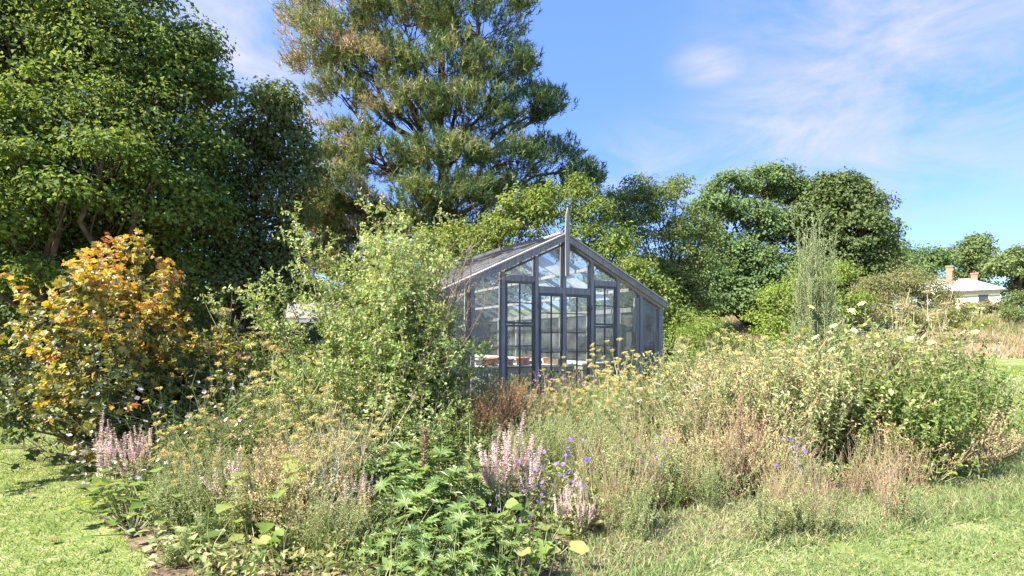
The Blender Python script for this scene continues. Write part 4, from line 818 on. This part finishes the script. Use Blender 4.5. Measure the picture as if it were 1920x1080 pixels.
# middle behind
put(MOUND[0], 955, 6.4, .78, 'rusty bronze domed perennial in front of the greenhouse doors', rng=pr)
put(MOUND[0], 905, 6.0, .62, 'bronze green domed perennial beside the foot of the tall green shrub', rng=pr)
mass(LOOS, [(1010,7.6,.92),(1050,7.8,.95),(980,7.4,.85),(1085,7.9,.85)], 'pink wildflower in front of the greenhouse doors', 'pink wildflowers before the doors')
mass(FEN, [(1080,6.6,.95),(1130,6.4,.95),(1170,6.8,1.0),(1210,6.6,.95),(1110,5.8,.75),(1160,5.9,.78),(1050,6.2,.8),(1200,7.3,1.1),(1150,7.6,1.15),(1020,5.9,.65),(1240,7.0,.9)], 'yellow flowered fennel in front of the right half of the greenhouse', 'fennel before the greenhouse')
mass(THREAD, [(1060,5.0,.5),(1120,5.2,.55),(1010,5.2,.55),(1160,5.0,.5),(960,4.9,.45)], 'grey green thread leaved mound behind the violet larkspur', 'thread leaved mounds behind the larkspur')
mass(FLATW, [(1205,6.3,.82),(1230,6.6,.85),(1180,5.9,.62)], 'white flat headed umbel plant by the right corner of the greenhouse', 'white umbels by the greenhouse corner')
mass(DARK, [(800,4.4,.6),(850,4.6,.6),(900,4.7,.55),(870,5.2,.65),(830,5.0,.6),(920,5.3,.5)], 'dark green leafy perennial in the hollow behind the lupins', 'dark perennials behind the lupins')
# right of centre
mass(DRY, [(1150,4.5,.62),(1200,4.3,.55),(1240,4.6,.62),(1290,4.2,.5),(1340,4.4,.62),(1385,4.35,.7),(1410,4.5,.78),(1450,4.3,.6),(1310,4.9,.7),(1180,5.1,.7),(1260,5.2,.75),(1490,4.5,.62),(1360,4.9,.8),(1100,4.6,.55),(1220,4.0,.42),(1430,4.9,.8)], 'straw coloured dry grass clump in the front right half of the bed', 'dry grass in the front right half')
mass([p_dry(189, 'brown', 12, 'dry_stalk_plant', 'dry stalk', .05, 40, .03, .014, 'drystem', 0)], [(1395,4.6,1.05)], 'tall reddish brown dry stalk rising above the dry grass', None)
mass(LARK, [(1240,4.4,.5),(1480,4.4,.5)], 'pale violet larkspur scattered among the dry grass', 'larkspur among the dry grass')
mass(THREAD, [(1330,4.05,.34),(1500,4.25,.36),(1450,5.2,.6),(1350,5.3,.6)], 'grey green thread leaved mound at the foot of the dry grass', 'thread leaved mounds under the dry grass')
mass(SILVP, [(1440,5.6,.8),(1480,5.9,.85),(1560,5.6,.85),(1400,6.4,.9),(1530,6.6,1.0)], 'silver leaved perennial in the middle of the right half', 'silver leaved perennials in the right half')
mass(LIGHT, scat(42, 1250, 1600, 5.0, 11, 1.0, 1.35), 'pale green narrow leaved perennial between the greenhouse corner and the spire shrub', 'pale green perennials right of the greenhouse')
mass(FEND, scat(12, 1270, 1620, 5.6, 9, .9, 1.25), 'dry brown fennel among the pale perennials right of the greenhouse', 'dry fennel right of the greenhouse')
mass(LIME, scat(14, 1450, 1760, 6.6, 10, 1.1, 1.4), 'bright green leafy perennial around the foot of the spire shrub', 'bright green perennials by the spire shrub')
mass(DARK, [(1570,5.3,1.1),(1625,5.5,1.15),(1680,5.2,.95),(1730,5.6,1.12),(1790,5.6,.95),(1850,5.8,.9),(1640,4.8,.7),(1690,6.4,1.25),(1730,4.8,.7)], 'tall dark leaved perennial in the right end of the bed', 'dark leaved perennials at the right end')
mass(YEL, [(1590,6.6,1.7),(1640,6.5,1.72),(1690,6.4,1.6),(1730,6.6,1.6),(1790,6.6,1.4),(1660,8.0,1.8),(1620,8.2,1.75),(1710,8.0,1.7),(1820,7.6,1.3),(1750,6.4,1.35)], 'pale yellow flowered plant behind the dark leaved perennials at the right end', 'yellow flowered plants at the right end')
mass(FLAT, [(1650,8.8,2.0),(1695,9.2,1.75),(1735,9.6,2.1),(1775,10,1.9)], 'tall dry tan umbel plant in front of the olive mound', 'dry umbels before the olive mound')
mass(SEED, [(1790,5.1,.62),(1830,5.2,.62),(1760,4.8,.5),(1860,5.5,.62)], 'pale tan seed head plant at the right tip of the bed', 'tan seed heads at the right tip')
mass(DRY, [(1640,4.5,.5),(1680,4.6,.55),(1600,4.4,.5),(1720,4.6,.4)], 'dry brown grass clump at the foot of the dark leaved perennials', 'dry grass at the foot of the dark perennials')
mass(BIG, [(1750,4.7,.35),(1700,4.7,.3)], 'broad leaved green plant low at the right end of the bed', 'broad leaved plants at the right end')
mass(LIGHT, scat(14, 1680, 1830, 6.4, 9.5, .9, 1.2), 'pale green perennial at the back of the right end of the bed', 'pale perennials at the back right')
mass(GAURA, scat(5, 1780, 1900, 8, 12, .8, 1.1), 'white flowered gaura beside the far right lawn', 'white gaura beside the far right lawn')
mass(LIGHT, scat(16, 1120, 1500, 4.1, 5.2, .35, .6), 'short pale green perennial among the dry grass at the front right of the bed', 'short pale perennials at the front right')
mass(LIME, scat(9, 1150, 1320, 3.9, 5.0, .25, .4), 'low yellow green leafy tuft at the bed edge right of the low pink sage', 'low yellow green tufts at the bed edge')
mass(SEED, scat(12, 1250, 1700, 4.4, 5.6, .45, .75), 'straw coloured seed heads mixed into the dry grass at the front right', 'seed heads in the dry grass')
mass(LIGHT, scat(14, 250, 640, 3.2, 4.4, .28, .5), 'short pale green perennial at the front left of the bed among the thread leaves', 'short pale perennials at the front left')
mass(SEED, scat(7, 480, 690, 3.3, 4.4, .4, .65), 'straw coloured seed heads left of the lupins', 'seed heads left of the lupins')
mass(SILVP, scat(6, 560, 680, 3.4, 4.6, .4, .6), 'grey silver leaved perennial left of the lupins', 'silver perennials left of the lupins')
mass(SEED, scat(12, 1300, 1600, 5.2, 7.5, .95, 1.25), 'tall straw coloured seed heads standing among the pale perennials left of the dark leaved ones', 'tall seed heads in the middle right')
mass(DRY, scat(14, 1280, 1780, 5.0, 7.5, 1.0, 1.35), 'tall straw coloured grass rising through the middle of the right half', 'tall straw grass in the middle right')
mass(FEN, scat(7, 1300, 1560, 5.2, 7.0, .95, 1.2), 'yellow flowered fennel scattered right of the greenhouse corner', 'fennel right of the greenhouse corner')
mass(LIME, scat(10, 1560, 1850, 4.9, 6.6, .8, 1.2), 'yellow green leafy perennial mixed with the dark leaved ones at the right end', 'yellow green perennials at the right end')
mass(DRY, scat(12, 1080, 1700, 3.7, 4.1, .3, .5), 'short straw grass tuft spilling onto the lawn along the right bed edge', 'straw tufts along the right bed edge')
mass(LIGHT, scat(14, 1060, 1700, 3.4, 4.1, .2, .4), 'low pale leafy plant along the right bed edge', 'low leafy plants along the right bed edge')
mass(LIME, scat(8, 270, 640, 2.95, 3.5, .2, .32), 'low bright green tuft at the very front left of the bed', 'low green tufts at the front left')
mass(FENL, scat(6, 330, 700, 3.1, 4.4, .5, .85), 'flowering fennel with golden heads in front of the low green shrub', 'fennel in front of the low shrub')
mass(FEND, scat(5, 520, 700, 3.3, 4.6, .6, .9), 'dry fennel with bare pale stems left of the lupins', 'dry fennel left of the lupins')
mass(CLARYB, scat(5, 330, 640, 3.6, 4.4, .4, .6), 'faded pink sage among the front left fennel', 'faded sage among the fennel')
# understorey and litter
def under():
    rng = np.random.default_rng(900)
    inner = [(-1.5,2.5),(-2.2,3.3),(-3.0,4.0),(-3.5,4.9),(-4.0,5.8),(-5.0,7),(-6,9),(-4,12),(6,12),(7.8,10.3),(6.8,8.3),(5.7,6.6),(4.6,5.5),(3.4,4.7),(2.3,4.3),(1.1,4.0),(.4,3.4),(.1,2.5)]
    n = 90000; x = rng.uniform(-6, 8, n * 2); y = rng.uniform(2.4, 12, n * 2); k = inpoly(x, y, inner); x, y = x[k][:n], y[k][:n]; m = len(x)
    hump = .08 + .1 * (1 + np.sin(x * 3 + np.sin(y * 2.1) * 2) * np.sin(y * 3.3)) + np.clip((y - 5) * .07, 0, .35)
    z = hump * rng.random(m) ** .6
    mb = MB(); N = unit(rng.normal(0, .6, (m, 3)) + (0, 0, 1)); D = unit(np.cross(N, sph(rng, m)) + (0, 0, .2)); l = rng.uniform(.025, .07, m)
    tn = .5 + .25 * np.sin(x * 2.3 + 1.5 * np.sin(y * 1.7))
    leaves(mb, np.stack([x, y, z], 1), D, N, l, l * .5, 'q', np.clip(tn * .6 + rng.normal(.15, .22, m), 0, 1)); tag(link('undergrowth', mb.mesh('undergrowth', M['weed'])), 'low mixed green and brown leaves covering the soil between the plants', 'undergrowth', 'stuff')
    # tall dry and green stems
    n = 15000; i = rng.permutation(m)[:n]; P = np.stack([x[i], y[i], np.zeros(n)], 1); mb = MB()
    leaves(mb, P, unit(rng.normal(0, .3, (n, 3)) * (1, 1, 0) + (0, 0, 1)), sph(rng, n), rng.uniform(.15, .5, n) * (1 + np.clip((P[:, 1] - 5) * .12, 0, .7)), .005, 'blade', rng.uniform(0, 1, n))
    tag(link('wild_grass', mb.mesh('wild_grass', M['drygrass'])), 'thin wild grass blades growing up between the bed plants', 'grass', 'stuff')
    n = 9000; x = rng.uniform(-4, 6, n * 2); y = rng.uniform(2.3, 7, n * 2); k = inpoly(x, y, BED); x, y = x[k][:n], y[k][:n]; n = len(x); mb = MB()
    N = unit(rng.normal(0, .35, (n, 3)) + (0, 0, 1)); leaves(mb, np.stack([x, y, np.full(n, .014)], 1), np.cross(N, sph(rng, n)), N, rng.uniform(.015, .05, n), .014, 'q', rng.uniform(0, 1, n))
    tag(link('leaf_litter', mb.mesh('leaf_litter', M['brown'])), 'dry brown leaf litter on the bare soil at the bed edge', 'leaf litter', 'stuff')
    # pink meadow on the rise
    n = 60000; x = rng.uniform(12, 62, n); y = rng.uniform(30, 50, n); mb = MB(); z = hgt(x, y)
    P = np.stack([x, y, z], 1); t = .5 + .3 * np.sin(x * .7 + np.sin(y * .5) * 2) + rng.normal(0, .25, n)
    leaves(mb, P, unit(rng.normal(0, .5, (n, 3)) + (0, 0, 1.2)), sph(rng, n), rng.uniform(.35, .95, n), .05, 'blade', np.clip(t, 0, 1))
    tag(link('meadow', mb.mesh('meadow', leafmat('pink_straw', [(.16,.2,.06),(.3,.27,.14),(.45,.3,.2),(.5,.36,.27)], .3, .7, .1, (1, .95, .8)))), 'pinkish dry meadow grass on the slope below the house', 'meadow', 'stuff')
    mb = MB(); n = 150; x = rng.uniform(14, 50, n); y = rng.uniform(29, 44, n); leaves(mb, np.stack([x, y, hgt(x, y) + rng.uniform(.5, 1, n)], 1), sph(rng, n), (0, -1, .5) + sph(rng, n) * .3, .13, .13, 'leaf', rng.uniform(0, 1, n))
    tag(link('meadow_flowers', mb.mesh('meadow_flowers', M['white'])), 'small white blooms dotted over the dry meadow', 'flowers', 'stuff')
under()
for i, (x, y, lab) in enumerate([(-3.05, 3.35, 'curled brown fallen leaf on the left lawn nearest the bed corner'), (-4.05, 4.3, 'small brown fallen leaf farther back on the left lawn'), (2.2, 3.9, 'reddish fallen leaf on the grass in front of the dry grass')]):
    mb = MB(); leaves(mb, [(0, 0, .03)], [(1, .3, .1)], [(0, 0, 1)], .07, .05, 'leaf', .1); o = link('fallen_leaf', mb.mesh('fallen_leaf', M['brown'], True)); o.location = (x, y, 0); o.rotation_euler[2] = i * 2.; tag(o, lab, 'leaf')
for i in range(7):   # shrubs filling the belt between the bed and the far trees
    px, d, r = [(1450,17,40),(1560,18,38),(1640,19,36),(1720,20,30),(560,12,50),(300,14,55),(660,13,60)][i]
    lab = ['low pale bush behind the perennials just left of the spire shrub', 'low pale bush directly behind the foot of the spire shrub', 'low pale bush behind the yellow flowers', 'low pale bush beside the far right lawn',
           'leafy bush between the dry umbels and the tall green shrub', 'shaded green bush behind the autumn shrub', 'leafy bush behind the left side of the tall green shrub'][i]
    y = HZ + CAMH * F / d
    tree('low_bush', lab, 'bush', (px, d), [(px,y-r,r,d),(px-r*.8,y-r*.6,r*.7,d),(px+r*.8,y-r*.7,r*.7,d-.3)], 'feather' if i < 4 else 'vine', dens=9, per=30, cr=.3, L=.08, wd=.45, tr=.03, seed=70 + i, stems=4, flat=.8)

# ------------------------------------------------------------------ light, sky, camera
SUN_AZ, SUN_EL = math.atan2(-.85, -.5), R(48)   # direction towards the sun, azimuth from +Y clockwise
sd = Vector((math.sin(SUN_AZ) * math.cos(SUN_EL), math.cos(SUN_AZ) * math.cos(SUN_EL), math.sin(SUN_EL)))
sun = bpy.data.lights.new('sun', 'SUN'); sun.energy = 5.0; sun.angle = R(.5); sun.color = (1, .94, .82)
so = bpy.data.objects.new('sun', sun); C.objects.link(so); so.rotation_euler = sd.to_track_quat('Z', 'Y').to_euler()
wd = bpy.data.worlds.new('World'); bpy.context.scene.world = wd; wd.use_nodes = True; nt = wd.node_tree; nt.nodes.clear(); N = nt.nodes.new; K = nt.links.new
out = N('ShaderNodeOutputWorld'); bg = N('ShaderNodeBackground'); bg.inputs[1].default_value = .13
sky = N('ShaderNodeTexSky'); sky.sky_type = 'NISHITA'; sky.sun_disc = False; sky.sun_elevation = SUN_EL; sky.sun_rotation = SUN_AZ; sky.air_density = 1.0; sky.dust_density = .3; sky.ozone_density = 3
tc = N('ShaderNodeTexCoord'); vec = tc.outputs['Generated']
def blob(px, py, r, sx=1.):
    dv = unit(np.array([(px - 960) / F, 1, (HZ - py) / F])); s = N('ShaderNodeVectorMath'); s.operation = 'SUBTRACT'; K(vec, s.inputs[0]); s.inputs[1].default_value = dv
    m = N('ShaderNodeVectorMath'); m.operation = 'MULTIPLY'; m.inputs[1].default_value = (1 / sx, 1, 1); K(s.outputs[0], m.inputs[0])
    l = N('ShaderNodeVectorMath'); l.operation = 'LENGTH'; K(m.outputs[0], l.inputs[0])
    r_ = N('ShaderNodeMapRange'); r_.interpolation_type = 'SMOOTHSTEP'; r_.inputs[1].default_value = 0; r_.inputs[2].default_value = r; r_.inputs[3].default_value = 1; r_.inputs[4].default_value = 0; K(l.outputs['Value'], r_.inputs[0]); return r_.outputs[0]
acc = None
for a in ((1700, 30, .34, 1.1), (1560, 200, .3, .8), (1450, 260, .2, 1.2), (1240, 320, .13, 1.7), (1480, 250, .16, 1.4), (430, 60, .22, .8), (520, 150, .16, .8), (1800, 180, .25, .8), (1340, 125, .06, 1.8), (1660, 280, .22, .7)):
    b = blob(*a)
    if acc is None: acc = b
    else:
        m = N('ShaderNodeMath'); m.operation = 'MAXIMUM'; K(acc, m.inputs[0]); K(b, m.inputs[1]); acc = m.outputs[0]
mp = N('ShaderNodeMapping'); mp.inputs['Scale'].default_value = (1.6, 2.2, 5.); mp.inputs['Rotation'].default_value = (0, R(-40), 0); K(vec, mp.inputs[0])
nz = N('ShaderNodeTexNoise'); nz.inputs['Scale'].default_value = 2.2; nz.inputs['Detail'].default_value = 9; nz.inputs['Roughness'].default_value = .62; nz.inputs['Distortion'].default_value = .6; K(mp.outputs[0], nz.inputs[0])
r1 = N('ShaderNodeMapRange'); r1.inputs[1].default_value = .36; r1.inputs[2].default_value = .72; K(nz.outputs['Fac'], r1.inputs[0])
mu = N('ShaderNodeMath'); mu.operation = 'MULTIPLY'; K(r1.outputs[0], mu.inputs[0]); K(acc, mu.inputs[1])
m2 = N('ShaderNodeMath'); m2.operation = 'MULTIPLY'; m2.inputs[1].default_value = 1.05; m2.use_clamp = True; K(mu.outputs[0], m2.inputs[0])
mx = N('ShaderNodeMix'); mx.data_type = 'RGBA'; K(m2.outputs[0], mx.inputs[0]); hs = N('ShaderNodeHueSaturation'); hs.inputs['Saturation'].default_value = 1.2; hs.inputs['Hue'].default_value = .515; K(sky.outputs[0], hs.inputs['Color']); mb_ = N('ShaderNodeMix'); mb_.data_type = 'RGBA'; mb_.inputs[0].default_value = .6; K(hs.outputs[0], mb_.inputs[6]); mb_.inputs[7].default_value = (.58, 1.08, 2.55, 1); K(mb_.outputs[2], mx.inputs[6]); mx.inputs[7].default_value = (1.95, 1.92, 2.7, 1)
K(mx.outputs[2], bg.inputs[0]); K(bg.outputs[0], out.inputs[0])
cam = bpy.data.cameras.new('camera'); co = bpy.data.objects.new('camera', cam); C.objects.link(co); co.location = (0, 0, CAMH); co.rotation_euler = (PI / 2, 0, 0)
cam.sensor_width = 36; cam.lens = 18; cam.shift_y = (HZ - 540) / 1920; cam.clip_end = 2000; cam.clip_start = .05
sc = bpy.context.scene; sc.camera = co
sc.view_settings.view_transform = 'Standard'; sc.view_settings.look = 'None'; sc.view_settings.exposure = 1.78; sc.view_settings.gamma = 1
sc.cycles.max_bounces = 8; sc.cycles.transparent_max_bounces = 24; sc.cycles.diffuse_bounces = 3; sc.cycles.use_denoising = True
print('TRIS', sum(len(o.data.polygons) for o in sc.objects if o.type == 'MESH'), 'OBJ', len(sc.objects))
